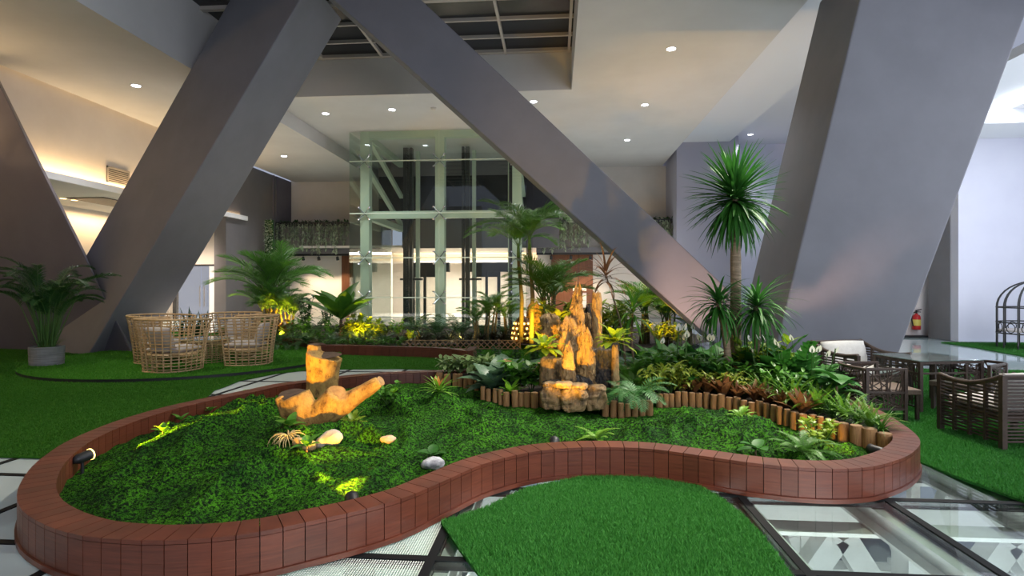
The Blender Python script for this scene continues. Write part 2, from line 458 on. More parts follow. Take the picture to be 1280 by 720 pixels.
# right: lavender wall, glazed door behind, windows
wr = P(1198, 427, 15.2)
sbox('wall_right', 'wall_cool', wr.x, 14.2, wr.y, wr.y+.3, 0, 5.6)
sbox('wall_right_return', 'column_grey', wr.x-.02, wr.x+.25, wr.y+.3, wr.y+1.2, 0, 5.6)
m = MB()
for z in (0, 2.6, 5.5): m.box(13.9, 14.02, 2, wr.y, z, z+.09)
for k in range(7): m.box(13.9, 14.02, wr.y-.1-k*1.6, wr.y-.02-k*1.6, 0, 5.6)
struct(m.build('window_1', 'column_violet'))
sbox('wall_right_behind', 'white_paint', 8.3, 13.9, 18.6, 18.8, 0, 6)
dr = thing('door_1', None, None); dr['kind'] = 'structure'
dx = P(1170, 400, 16.6)
m = MB(); m.box(dx.x-1.05, dx.x, dx.y+.1, dx.y+.16, 0, 2.6); struct(m.build('door_leaf', 'door_leaf', dr))
m = MB(); m.box(dx.x, dx.x+.22, dx.y-.05, dx.y+.25, 0, 2.72); m.box(dx.x-2.2, dx.x+.22, dx.y-.05, dx.y+.25, 2.62, 2.72); m.box(dx.x-2.2, dx.x+.2, dx.y-.2, dx.y+.3, 0, .05)
struct(m.build('door_frame', 'black_metal', dr))

# ------------------------------------------------------------------ leaning columns
def slab_px(name, front, df, back, db, mat):
    """solid whose front corners are seen at depth df and rear corners at depth db"""
    m = MB(); m.hexa([P(x, y, a) for (x, y), a in zip(front, df)], [P(x, y, a) for (x, y), a in zip(back, db)])
    bmo = m.build(name, mat); struct(bmo)
    b = bmo.modifiers.new('bevel', 'BEVEL'); b.width = .025; b.segments = 2
    return bmo
def ln(p, q, y): return (p[0]+(q[0]-p[0])*(y-p[1])/(q[1]-p[1]), y)
def column(name, mat, L, Cc, y0, y1, d0, d1, t, dl=0, away=False):
    """L and Cc: the two long front edges (pixel pairs); y0 top, y1 foot; t: thickness along the building's axis"""
    a, b, c, d = ln(*L, y1), ln(*Cc, y1), ln(*Cc, y0), ln(*L, y0)
    fr = [P(a[0],a[1],d1+dl), P(b[0],b[1],d1), P(c[0],c[1],d0), P(d[0],d[1],d0+dl)]
    v = Vector((0, t, 0))
    if away: v = Vector((fr[1].x, fr[1].y, 0)).normalized()*t
    m = MB(); m.hexa(fr, [p+v for p in fr])
    o = struct(m.build(name, mat)); bv = o.modifiers.new('bevel', 'BEVEL'); bv.width = .03; bv.segments = 2
    return o
column('column_left_strut', 'column_grey', ((287,0),(107,320)), ((375,0),(110,444)), -24, 446, 12.2, 12.2, 1.75, .9)
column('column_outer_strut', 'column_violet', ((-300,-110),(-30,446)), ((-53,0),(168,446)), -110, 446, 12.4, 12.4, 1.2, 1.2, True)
column('column_middle_strut', 'column_grey', ((417,0),(880,416)), ((527,0),(898,350)), -24, 458, 12.0, 10.5, .7)
column('column_right_strut', 'column_grey', ((1075,0),(975,413)), ((1289,0),(1123,444)), -70, 468, 9.5, 9.5, 1.95)
m = MB(); a = P(95,441,12.5); m.hexa([P(100,446,12.3),P(166,437,13.3),P(166,437,13.3)+Vector((-.4,1.5,0)),P(90,440,13)+Vector((0,1.2,0))],
     [P(112,432,12.35),P(150,400,13.3),P(150,400,13.3)+Vector((-.4,1.3,0)),P(92,400,13)+Vector((0,1.2,0))]); struct(m.build('column_foot', 'column_grey'))

# ------------------------------------------------------------------ balcony bands with beams over the back openings
for n, (x0, x1) in enumerate(((-13.1, -8.2), (-.9, 5.3))):
    b = thing('trim_%d' % (n+2), None, None); b['kind'] = 'structure'
    sbox('fascia', 'fascia_grey', x0, x1, 25.7, 26.0, 3.25, 4.5, parent=b)
    sbox('beam', 'pier_grey', x0, x1, 25.6, 26.6, 3.05, 3.28, parent=b)
    sbox('track', 'black_metal', x0, x1, 25.75, 25.85, 2.95, 3.05, parent=b)
# wall panels and doors behind
sbox('wall_panel_left', 'lobby_white', AY(362,350,26.8).x, AY(427,350,26.8).x, 26.8, 26.95, 0, 3.2)
sbox('wall_panel_wood', 'wood_door', AY(427,350,26.8).x+.02, AY(440,350,26.8).x, 26.75, 26.95, 0, 3.2)
dw = thing('door_2', None, None); dw['kind'] = 'structure'
xa, xb = AY(689,350,26.8).x, AY(741,350,26.8).x
sbox('door_panel', 'wood_door', xa, xb, 26.75, 26.95, 0, 3.1, parent=dw)
sbox('door_window', 'door_leaf', AY(716,360,26.8).x, AY(733,360,26.8).x, 26.70, 26.75, .5, 1.42, parent=dw)
sbox('door_rail', 'wood_door', AY(714,360,26.8).x, AY(735,360,26.8).x, 26.66, 26.72, 1.2, 1.28, parent=dw)
sbox('door_sign', 'white_paint', AY(713.5,328,26.8).x, AY(716.5,328,26.8).x, 26.70, 26.75, 2.55, 2.68, parent=dw)
sbox('door_seam', 'dark_panel', AY(723,328,26.8).x-.01, AY(723,328,26.8).x+.01, 26.74, 26.76, 1.5, 3.1, parent=dw)
# glazed double doors at the left end
gd = thing('door_3', None, None); gd['kind'] = 'structure'
yd = 23.3
def dX(px): return AY(px, 370, yd).x
m = MB(); m.box(dX(217), dX(221.5), yd-.06, yd+.1, 0, 2.46); m.box(dX(217), dX(268), yd-.06, yd+.1, 2.38, 2.46); struct(m.build('door_frame', 'black_metal', gd))
sbox('glass_leaf', 'glass_door', dX(181), dX(217), yd, yd+.02, .05, 2.40, parent=gd)
sbox('glass_leaf', 'glass_door', dX(222), dX(251), yd, yd+.02, .05, 2.36, parent=gd)
sbox('glass_leaf', 'glass_door', dX(252), dX(268), yd, yd+.02, .05, 2.36, parent=gd)
for a, b in ((190, 194), (251.5, 257)):
    for x in (a, b):
        m = MB(); m.tube([(dX(x), yd-.1, .62), (dX(x), yd-.1, 1.52)], .025, 8); struct(m.build('door_handle', 'chrome', gd))

# ------------------------------------------------------------------ glass lift tower
TY = 20.0
tx = lambda px: AY(px, 300, TY).x
tw = thing('lift_tower', 'tall glass lift tower with pale green steel frame behind the plants', 'lift tower')
for a, b in ((449, 460), (543, 554.5), (640, 651.5)):
    m = MB(); m.box(tx(a), tx(b), TY+.12, TY+.45, 0, 7.2); m.build('steel_post', 'tower_steel', tw)
for a, z, h in ((0, 4.0, .26), (1, 6.95, .25)):
    m = MB(); m.box(tx(449), tx(651.5), TY+.14, TY+.4, z, z+h); m.build('steel_beam', 'tower_steel', tw)
for px in (449, 640):
    m = MB()
    for z in (4.0, 6.95): m.box(tx(px), tx(px)+.25, TY+.45, 25.2, z, z+.24)
    m.bar((tx(px)+.12, TY+.4, 6.0), (tx(px)+.12, 25.2, 4.3), .16); m.bar((tx(px)+.12, TY+.4, 7.2), (tx(px)+.12, 25.2, 5.6), .16)
    m.build('side_beam', 'tower_steel', tw)
zs = [0.03, AY(550,372,TY).z, AY(550,322,TY).z, AY(550,266,TY).z, AY(550,200,TY).z, 7.15]
for a, b in ((437, 548.5), (549.5, 658)):
    for k in range(5):
        m = MB(); m.box(tx(a), tx(b), TY-.02, TY, zs[k]+.012, zs[k+1]-.012); m.build('glass_panel', 'glass_tower', tw)
for px in (437, 658):
    for k in range(5):
        m = MB(); m.box(tx(px)-.01, tx(px)+.01, TY, 25.2, zs[k]+.012, zs[k+1]-.012); m.build('glass_panel', 'glass_tower', tw)
for z in zs[1:5]:
    m = MB(); m.box(tx(437), tx(658), TY-.03, TY+.0, z-.018, z+.018); m.build('seal', 'tower_steel', tw)
    for px in (455, 549, 646):
        m = MB(); c = Vector((tx(px), TY+.06, z))
        for sx in (-1, 1):
            for sz in (-1, 1): m.tube([c, c+Vector((sx*.2, -.07, sz*.22))], .022, 6); m.lathe([(.0,-.02),(.05,-.02),(.05,.02),(0,.02)], c+Vector((sx*.2,-.06,sz*.22)), 8)
        m.build('spider_clamp', 'chrome', tw)
for px, w in ((487, .22), (494, .1), (566, .1), (572, .16), (633, .18)):
    m = MB(); m.box(tx(px)-w/2, tx(px)+w/2, 22.2, 22.45, 0, 7.1); m.build('guide_rail', 'rail_black', tw)
for px in (498, 578, 629):
    m = MB(); m.box(tx(px)-.07, tx(px)+.07, 22.8, 23, 0, 7.1); m.build('rail_support', 'tower_steel', tw)
m = MB()
for k in range(70): m.lathe([(.03,0),(.05,.03),(.03,.06)], (tx(490.5), 22.1, .1+k*.1), 6)
m.build('cable_chain', 'rail_black', tw)
m = MB()
for px in (478, 560): m.box(tx(px), tx(px)+.9, 22.3, 22.5, 1.75, 1.83)
m.build('guide_bracket', 'rail_black', tw)
# what stands behind the tower
sbox('wall_tower_upper', 'dark_panel', tx(437)-.6, tx(700), 25.25, 25.4, 4.55, 6.55)
sbox('wall_tower_top', 'pier_grey', tx(437)-.6, tx(700), 25.2, 25.4, 6.55, 7.2)
sbox('wall_tower_band', 'pier_grey', tx(437)+.5, tx(700), 25.25, 25.4, 3.25, 4.55)
sbox('wall_lobby', 'lobby_white', -12, 0, 31, 31.2, 0, 3.6)
sbox('ceiling_lobby', 'lobby_white', -12, 0, 25.4, 31, 3.3, 3.4)
sbox('cove_lobby', 'lobby_white', -12, 0, 29.4, 31, 2.75, 2.85)
sbox('floor_lobby', 'lobby_white', -12, 0, 27, 31, -.02, .02)
for n, (a, b) in enumerate(((505, 562), (581, 640))):
    lf = thing('lift_door', 'glazed lift door with dark header, %s of two inside the tower' % ('left' if n == 0 else 'right'), 'lift door', (0,0,0), 0, 'glazed lift doors')
    q = lambda px: AY(px, 350, 25).x
    m = MB(); m.box(q(a), q(b), 24.9, 25.15, AY(530,340,25).z, AY(530,331,25).z+.1); m.build('header', 'rail_black', lf)
    c = (a+b)/2 - 4
    for px in (c-13, c+17):
        m = MB(); m.box(q(px)-.07, q(px)+.07, 24.95, 25.1, 0, 2.2); m.build('jamb', 'rail_black', lf)
    m = MB(); m.box(q(c+2)-.06, q(c+2)+.06, 24.9, 25.0, 0, 2.2); m.box(q(c-13), q(c+17), 24.96, 25.06, 1.92, 2.25); m.build('door_stile', 'rail_black', lf)
    m = MB(); m.box(q(c-13), q(c+17), 25.0, 25.02, .02, 1.92); m.build('glass_leaf', 'glass_door', lf)

# ------------------------------------------------------------------ lamps of the building
def downlight(p, label, power, col=(.93,.95,1), r=.1, grp='recessed ceiling downlights', mat='lamp_white'):
    t = thing('downlight', label, 'ceiling light', p, 0, grp)
    m = MB(); m.lathe([(r,-.004),(r*1.3,-.012),(r*1.3,0),(r,0)], n=20, cap=False); ring_ = m.build('trim_ring', 'white_paint', t)
    m = MB(); m.lathe([(r,-.008),(0,-.008)], n=20, cap=False); m.build('lens', mat, ring_)
    s = spot('lamp', (0,0,-.03), (0,0,-3), power, col, 120, .9, .06); s.parent = t
PWD = 420
for px, py, z, lb in ((170,107,ZC,'round recessed downlight in the ceiling left of the left leaning column'),
                      (355,195,ZC,'round recessed downlight in the lower warm ceiling beside the grey pier'),
                      (407,142,ZA,'round recessed downlight left in the row over the glass tower'),
                      (490,137,ZA,'round recessed downlight above the centre of the glass tower'),
                      (667,127,ZA,'round recessed downlight against the upper edge of the middle leaning column'),
                      (839,61,ZA,'nearest round downlight in the wide soffit right of the skylight'),
                      (806,131,ZA,'middle round downlight of three in the wide right soffit'),
                      (784,175,ZA,'farthest round downlight of three in the wide right soffit'),
                      (938,168,ZF,'round downlight in the high pale ceiling above the dragon tree')):
    downlight(G(px,py,z)-Vector((0,0,.001)), lb, PWD)
for px, py, s in ((79,248,'left'), (93,250,'right')):
    downlight(G(px,py,4.3)-Vector((0,0,.001)), 'small warm downlight under the left ledge, %s of a pair' % s, 40, (1,.8,.55), .09, 'warm downlights under the ledge', 'lamp_warm')
sp = G(542,135,ZA)
t = thing('smoke_detector', 'small round smoke detector on the ceiling strip above the tower', 'smoke detector', sp)
m = MB(); m.lathe([(.0,-.05),(.07,-.05),(.1,-.02),(.1,0)], n=16); m.build('cover', 'wall_warm', t)
# cove strips: real lamps lying in their slots
def cove(name, label, b, mat, light):
    m = MB(); m.box(*b); tag(m.build(name, mat), label, 'strip light')
    loc, sx, sy, pw, col, d = light; area('cove_glow', loc, sx, pw, col, d, sy)
WARM = (1,.68,.34)
area('cove_glow_top', (-13.2, 9, 6.95), .2, 60, WARM, (-.25,0,1), 26)
m = MB(); m.box(-13.28, -13.2, -5, 22.6, 4.39, 4.42); tag(m.build('strip_light', 'lamp_warm'), 'warm strip light hidden behind the lip of the left ledge', 'strip light')
area('cove_glow_ledge', (-13.22, 9, 4.46), .12, 230, WARM, (-.35,0,1), 27)
area('cove_glow_soffit', (-16.6, 10, 4.2), .3, 240, WARM, (-.6,0,-1), 24, 1.7)
m = MB(); m.box(10.95, 11.1, 2, 14.6, 5.97, 6.05); tag(m.build('strip_light', 'lamp_cool'), 'bright white strip light along the right ceiling step', 'strip light')
area('step_glow', (10.9, 9, 5.9), .2, 160, (.88,.92,1), (-.2,0,-1), 11)
# lobby and back rooms
area('lobby_lamp', (-5, 28.3, 3.2), 5, 330, (1,.90,.80), (0,0,-1), 2)
area('lobby_cove', (-5, 30.4, 2.95), 8, 60, (1,.8,.5), (0,.2,1), .3)
area('left_room_lamp', (-15.3, 25, 2.9), 2.5, 300, (1,.86,.74), (0,0,-1), 1.5)
area('left_door_lamp', (-15.3, 20.5, 4.1), 2.0, 160, (1,.82,.66), (0,.6,-1), 1.5, 1.6)
# spot lamps on the dark tracks
def track_spot(px, py, label, pw=120):
    p = AY(px, py, 25.8); p.z = 2.95
    t = thing('track_spotlight', label, 'spotlight', p, 0, 'small spotlights on the dark beams')
    m = MB(); m.tube([(0,0,0),(0,0,-.06)], .015, 6); m.build('bracket', 'black_metal', t)
    m = MB(); m.tube([(0,-.03,-.05),(0,.03,-.2)], [.06,.075], 10); hs_ = m.build('housing', 'black_metal', t)
    m = MB(); m.tube([(0,.031,-.2),(0,.033,-.205)], [.06,.06], 10); m.build('lens', 'lamp_warm', hs_)
    s = spot('lamp', (0,.06,-.24), (0,.7,-2.5), pw, (1,.80,.55), 90, .8, .04); s.parent = t
for k, px in enumerate((379, 398.5, 422)): track_spot(px, 318, 'small black spotlight on the left dark beam, %s from the pier' % ORD[k])
for k, px in enumerate((689, 713.5, 738)): track_spot(px, 318, 'small black spotlight on the beam above the wooden door, %s from the tower' % ORD[k])
# rooms' ceiling lamps out of the frame and dusk light through the right-hand glazing
area('window_dusk', (13.7, 9, 3.0), 5, 320, (.80,.85,1), (-1,.12,-.05), 11)
# added unseen upward lamps in place of light bounced off the glass floor
area('bounce_fill', (2.8, 22, .3), 4, 90, (1,.96,.92), (0,0,1), 8)
area('bounce_fill', (-4, 17, .3), 7, 110, (1,.93,.86), (0,0,1), 3)
area('bounce_fill', (-10.5, 17, .3), 3, 70, (1,.88,.74), (-.1,0,1), 8)
area('bounce_fill', (9.5, 11, .1), 3, 120, (.92,.95,1), (0,0,1), 6)
area('bounce_fill', (2, 1.5, -.5), 5, 200, (.95,.97,1), (0,.35,1), 3)
# added unseen fill spots overhead that brighten the garden and grass
for px_, py_, fx, fy, pw, an in ((.2,9.6,-2.9,5.4,1350,44),(3.6,9.2,-.4,5.2,1500,42),(4.6,8.0,1.2,6.3,1700,46),(4.7,8.6,2.8,6.4,1700,42),(2.5,.5,.5,3.1,1500,46),(-3.2,12.4,-4.5,14.3,1300,60),(-8.0,8.0,-5.5,9.0,900,70),(.9,12,.5,14.3,600,60)): spot('garden_fill', (px_,py_,7.1 if px_ > .45 else 8.1), (fx,fy,0), pw, (1,.93,.80), an, 1.0, .10)
area('rear_fill', (6, -4.5, 4.0), 7, 520, (.82,.87,1), (-.35,1,.05), 5)  # added unseen fill behind the viewpoint, lights the column fronts
sbox('rear_light_block', 'wall_warm', -18, -6, -5.2, -5, 0, 8)  # unseen slab added to block sky light coming from behind left
for lx in (-5,-2,1,4,7):
    for ly in (3.3, 7.2): point('under_glass_fill', (lx, ly, -1.75), 42, (.95,.98,1), .15)  # added unseen point fills that brighten the steel under the glass
# ------------------------------------------------------------------ the wooden planter
def boardmat(name, a, b):
    m, t, bs, o = nt(name)
    v = coords(t, (2.2, 2.2, 38)); f = noise_fac(t, v, 2.2, 5, .65, .3, .7)
    g = N(t, 'ShaderNodeNewGeometry'); mr = N(t, 'ShaderNodeMapRange'); mr.inputs['To Min'].default_value = .84; mr.inputs['To Max'].default_value = 1.12
    t.links.new(g.outputs['Random Per Island'], mr.inputs['Value'])
    hs = N(t, 'ShaderNodeHueSaturation'); t.links.new(mr.outputs[0], hs.inputs['Value']); t.links.new(mixc(t, f, a, b), hs.inputs['Color'])
    t.links.new(hs.outputs[0], bs.inputs['Base Color']); bs.inputs['Roughness'].default_value = .42
    bump(t, bs, f, .12, .004)
boardmat('redwood', (.155,.040,.020), (.085,.020,.010))
boardmat('redwood_dark', (.12,.032,.018), (.075,.02,.012))
M('soil', (.018,.012,.008), .95, col2=(.035,.024,.015), scale=25, bmp=.6, bscale=60)
HP = .24
OUT = [(21,619),(27,637),(47,651.5),(72,662),(108,670.6),(173,675.5),(217,675),(267,672),(329,664),(381,653),(432,642),(476,631),(515,618.5),(562,598),(604,580),(647,568.5),
       (690,561.7),(748,559),(812,561),(879.5,570),(952,580),(1025.6,585.7),(1086,583.7),(1127,573),(1145,562),(1150.4,552),(1144,542),(1128,530),(1098,512),(1040,490),(960,474),(850,462),(740,458),(640,458),
       (560,462),(514,463.6),(453,467),(392,474),(346,479.5),(300,489),(253,498),(202,509.5),(155,523),(119,536),(83,552),(58,568),(40,583),(27,601)]
NSEG = 200
outer = [Vector((p.x, p.y, 0)) for p in cr([G(x, y, HP) for x, y in OUT], NSEG, True)]
area2 = sum(outer[i].x*outer[(i+1)%NSEG].y-outer[(i+1)%NSEG].x*outer[i].y for i in range(NSEG))
if area2 < 0: outer.reverse()
inner = inset(outer, .185)
mid0, mid1 = inset(outer, .022), inset(outer, .163)
pl = thing('planter', 'winding red-brown wooden planter wall around the moss garden', 'planter')
def lp(a, b, t): return a.lerp(b, t)
up = lambda p, z: Vector((p.x, p.y, z))
cap, face, back = MB(), MB(), MB()
for i in range(NSEG):
    j = (i+1) % NSEG; g = .022
    o0, o1 = lp(outer[i], outer[j], g), lp(outer[i], outer[j], 1-g); n0, n1 = lp(inner[i], inner[j], g), lp(inner[i], inner[j], 1-g)
    a0, a1 = lp(mid0[i], mid0[j], g), lp(mid0[i], mid0[j], 1-g); b0, b1 = lp(mid1[i], mid1[j], g), lp(mid1[i], mid1[j], 1-g)
    cap.hexa([up(o0,HP-.022),up(o1,HP-.022),up(n1,HP-.022),up(n0,HP-.022)], [up(o0,HP),up(o1,HP),up(n1,HP),up(n0,HP)])
    zs_ = [.032, HP-.024] if i % 3 else [.032, .12, HP-.024]
    for za, zb in zip(zs_[:-1], zs_[1:]):
        face.hexa([up(o0,za),up(o1,za),up(a1,za),up(a0,za)], [up(o0,zb-.0008),up(o1,zb-.0008),up(a1,zb-.0008),up(a0,zb-.0008)])
    back.hexa([up(b0,0),up(b1,0),up(n1,0),up(n0,0)], [up(b0,HP-.024),up(b1,HP-.024),up(n1,HP-.024),up(n0,HP-.024)])
cap.build('capping', 'redwood', pl); face.build('outer_boards', 'redwood', pl); back.build('inner_boards', 'redwood', pl)
pt, co_ = MB(), MB()
p0, p1 = inset(outer, -.012), inset(outer, .03); c0, c1 = inset(outer, .03), inset(outer, .155)
for i in range(NSEG):
    j = (i+1) % NSEG
    pt.hexa([up(p0[i],0),up(p0[j],0),up(p1[j],0),up(p1[i],0)], [up(p0[i],.03),up(p0[j],.03),up(p1[j],.03),up(p1[i],.03)])
    co_.hexa([up(c0[i],0),up(c0[j],0),up(c1[j],0),up(c1[i],0)], [up(c0[i],HP-.03),up(c0[j],HP-.03),up(c1[j],HP-.03),up(c1[i],HP-.03)])
pt.build('plinth', 'redwood', pl); co_.build('gap_shade_core', 'black_metal', pl)  # black filler inside the wall stands for shade in the board gaps

# ------------------------------------------------------------------ log edging lines (pixel x, foot y)
LOG1 = [(549,480),(559.5,482),(569,483),(575.5,483.5),(582,485),(589,486),(596,488)]
LOG2 = [(603.7,501),(611,502),(619,503.5),(626,504.5),(633,506),(644,507),(651.4,507),(659,507.5),(668.5,509),(678,508)]
LOG3 = [(757,519),(767,520),(776.5,521.5),(785,522),(793.5,522),(802.5,521.5),(812,520)]
LOG4 = [(824,510),(832,508.5),(839.6,508),(847.5,508),(856,507.5),(865,507.5),(874,508),(883,509),(892,511),(901,512.5),(911,513),(921,515),(930,517.5),(940,519.5),(949,521),(958.6,524),(967,527),
        (975,530),(983,532),(993,535),(1004.4,538),(1015.7,540),(1026,542.5),(1034.5,544),(1043,549),(1054,552.5),(1070.5,556.5),(1087,559),(1107,563)]
ZM = .10
edge_line = [G(x, y, ZM) for x, y in LOG1+LOG2+[(690,511),(720,515),(745,518)]+LOG3+LOG4]

# ------------------------------------------------------------------ moss blanket
def mossmat():
    m, t, b, o = nt('moss')
    v = coords(t)
    f1 = noise_fac(t, v, 46, 5, .78, .46, .56); f2 = noise_fac(t, v, 3.5, 4, .65, .35, .65)
    c1 = mixc(t, f2, (.020,.11,.005), (.075,.30,.008)); c = mixc(t, f1, (.002,.012,.002), c1)
    t.links.new(c, b.inputs['Base Color']); b.inputs['Roughness'].default_value = .85; b.inputs['Specular IOR Level'].default_value = .15
    f3 = noise_fac(t, v, 110, 4, .7, .2, .8); bump(t, b, f3, .9, .012)
mossmat()
leafmat('moss_fuzz', (.025,.13,.006), (.07,.25,.010), .8, .2, 30, .1)
def gw(px, py, z=.15): p = G(px, py, z); return (p.x, p.y)
MOUND = [(gw(300,522),.42,.11),(gw(240,545),.36,.085),(gw(190,580),.30,.03),(gw(345,507),.40,.08),(gw(385,548),.42,.08),(gw(480,545),.36,.07),(gw(505,505),.30,.10),(gw(540,512),.38,.13),(gw(610,530),.40,.07),(gw(300,590),.45,.07),
         (gw(850,535),.20,.10),(gw(885,530),.24,.16),(gw(935,545),.27,.13),(gw(810,545),.26,.08),(gw(985,558),.22,.06),(gw(300,600),.3,.03)]
inn_ = inner[::3]
VALLEY = [(G(103,585,.12)+Vector((0,0,.08)), P(404,462,7.2), .10), (G(441,622,.20)+Vector((0,0,-.035)), P(404,450,7.2), .16), (G(692,551,.20)+Vector((0,0,-.045)), P(720,385,6.8), .14)]
def edge_dist(x, y):
    best = 9
    for p in inn_:
        d = (p.x-x)**2+(p.y-y)**2
        if d < best: best = d
    return math.sqrt(best)
def moss_h(x, y, fine=True):
    z = .10
    for (cx, cy), r, h in MOUND:
        d = ((x-cx)**2+(y-cy)**2)/(r*r)
        if d < 6: z += h*math.exp(-d)
    w = noise.noise_vector(Vector((x*1.1, y*1.1, 3)))*.35
    q = Vector((x*1.9+w.x*2, y*1.9+w.y*2, 0))
    r1 = 1-abs(noise.noise(q)); r2 = 1-abs(noise.noise(q*2.3+Vector((5,1,0))))
    e = min(1, edge_dist(x, y)/.35)
    k = .35+.65*min(1, max(0, (z-.10)/.06))
    r3 = 1-abs(noise.noise(q*4.6+Vector((2,7,0))))
    z += e*max(k,.6)*(.12*(r1**5-.3)+.058*(r2**4-.3)+.022*(r3**3-.3))
    if fine: z += .006*noise.noise(Vector((x*22, y*22, 0)))+.010*noise.noise(Vector((x*8, y*8, 4)))
    e2 = min(1, edge_dist(x, y)/.28)
    z = .075+(z-.075)*e2
    el = math.sqrt(min((p.x-x)**2+(p.y-y)**2 for p in edge_line[::2]))
    z = .088+(z-.088)*min(1, .15+el/.35)
    for a, b, wd in VALLEY:                                   # moss carved down along each lamp's beam so the light passes
        d = b-a; L2_ = d.x*d.x+d.y*d.y; t = ((x-a.x)*d.x+(y-a.y)*d.y)/L2_
        if -.05 < t < .8:
            w = math.hypot(x-a.x-d.x*t, y-a.y-d.y*t); z = min(z, a.z+(b.z-a.z)*t-.05+max(0, w-wd)*.9)
    return max(.03, z)
moss_poly = inset(outer, .17)
bed_line = [(p.x, p.y) for p in edge_line]
mo = thing('moss_blanket', 'rumpled bright green moss blanket filling the wooden planter', 'moss')
mo['kind'] = 'stuff'
o = sheet(moss_poly, .028, moss_h).build('moss_surface', 'moss', mo, smooth=True)
blades('moss_fuzz', [(p.x, p.y) for p in inset(outer, .2)], 9000, .012, .010, lambda a, b: moss_h(a, b, True)-.003, 'moss', mo, 3, .9, ymax=4.6)['kind'] = 'stuff'
# soil of the planted bed behind the logs
i0 = min(range(NSEG), key=lambda i: (inner[i]-Vector((edge_line[0].x, edge_line[0].y, 0))).length)
i1 = min(range(NSEG), key=lambda i: (inner[i]-Vector((edge_line[-1].x, edge_line[-1].y, 0))).length)
bi = inset(outer, .175)
bedpoly = [Vector((p.x, p.y+.02, 0)) for p in edge_line]
k = i1; tail = []
while k != i0: tail.append(bi[k]); k = (k+1) % NSEG
bedpoly = bedpoly + tail
def bed_h(x, y): return .205+.02*noise.noise(Vector((x*5, y*5, 0)))
tag(sheet(bedpoly, .12, bed_h).build('bed_soil', 'soil', None, smooth=True), 'dark soil of the raised planting bed behind the cut logs', 'soil', None, 'stuff')

# ------------------------------------------------------------------ carpets of artificial grass
M('turf', (.022,.14,.022), .9, col2=(.04,.21,.03), scale=60, bmp=.7, bscale=160, bdist=.02, spec=.1)
M('turf_far', (.04,.16,.013), .9, col2=(.06,.22,.018), scale=45, bmp=.7, bscale=120, bdist=.02, spec=.1)
leafmat('turf_pile', (.035,.20,.03), (.085,.33,.05), .55, .2, 40, .25)
leafmat('turf_pile_far', (.045,.18,.014), (.08,.26,.02), .6, .2, 40, .2)
def carpet(name, label, pts, dens, L, wid, mat, pile, z=.012, cull=None, ymax=None, seed=5):
    poly = [Vector((p[0], p[1], 0)) for p in pts]
    t = thing(name, label, 'artificial grass')
    m = sheet(poly, 0, lambda a, b: z); n = len(poly)
    k = len(m.v); 
    for i in range(n):
        a, b = poly[i], poly[(i+1)%n]
        m.add([(a.x,a.y,-.004),(b.x,b.y,-.004),(b.x,b.y,z),(a.x,a.y,z)], [(0,1,2,3)])
    m.build('backing', mat, t)
    blades('grass_pile', [(p.x, p.y) for p in poly], dens, L, wid, z-.001, pile, t, seed, .8, cull, ymax)
    return t
front = [G(x,y) for x, y in ((551,655),(600,640),(660,612),(740,596),(820,598),(858,603),(880,613),(905,628),(928,646),(957,676),(990,722),(1020,775),(1000,860),(720,860),(640,778),(604,728),(575,690))]
carpet('grass_carpet', 'wedge of bright green artificial grass in front of the planter', front, 42000, .03, .006, 'turf', 'turf_pile')
outl = [(p.x, p.y) for p in outer]
right = [G(x,y) for x, y in ((1100,560),(1138,574),(1200,599),(1290,632),(1420,680),(1600,660),(1600,463),(1235,464),(1144,462),(1110,470),(1060,500))]
carpet('grass_carpet', 'green artificial grass under the dark wicker chairs', right, 15000, .035, .008, 'turf', 'turf_pile', cull=outl, ymax=6.5)
far = [G(x,y) for x, y in ((1176,428.5),(1220,435),(1290,448),(1500,470),(1500,432),(1300,429.5),(1198,428.5))]
carpet('grass_carpet', 'strip of artificial grass along the lavender wall under the metal arbour', far, 1800, .04, .012, 'turf', 'turf_pile')
AV = [(262,494),(268,488),(280,484),(300,476),(346,467),(382,463),(428,461.5),(496,461),(557,462.5)]
left = [Vector((-16.9,4.55,0)), Vector((-3.4,4.55,0))]+[G(x,y) for x, y in ((120,570),(180,530),(230,515))]+[G(x,y) for x, y in AV]+[G(x,y) for x, y in ((620,470),(660,452),(700,440),(690,430),(640,426),(560,424),(420,424),(330,420),(240,415),(150,414))]+[Vector((-16.9,20,0))]
gc = carpet('grass_carpet', 'wide dark green artificial grass on the left around the rattan seats', left, 5200, .03, .010, 'turf_far', 'turf_pile_far', cull=outl, ymax=7.5)
ring = [G(x,y) for x, y in ((31,460),(92,479),(167,479),(312,469),(360,463))]
A_ = np.array([[2*p.x, 2*p.y, 1] for p in ring]); B_ = np.array([p.x**2+p.y**2 for p in ring])
sx_, sy_, c_ = np.linalg.lstsq(A_, B_, rcond=None)[0]; rr_ = math.sqrt(c_+sx_**2+sy_**2)
disc = [Vector((sx_+rr_*math.cos(a), sy_+rr_*math.sin(a), 0)) for a in np.linspace(0, 2*PI, 72, endpoint=False)]
dk = thing('grass_disc', 'round raised disc of artificial grass under the rattan chairs', 'artificial grass')
m = MB(); n = len(disc); m.add([up(p,.065) for p in disc], [tuple(range(n))])
m.build('backing', 'turf_far', dk)
m = MB()
for i in range(n): a, b = disc[i], disc[(i+1)%n]; m.add([up(a,.008),up(b,.008),up(b,.062),up(a,.062)], [(0,1,2,3)])
m.build('dark_edge', 'black_metal', dk)
blades('grass_pile', [(p.x, p.y) for p in disc], 4000, .03, .012, .064, 'turf_pile_far', dk, 8, .8, None, 7.5)

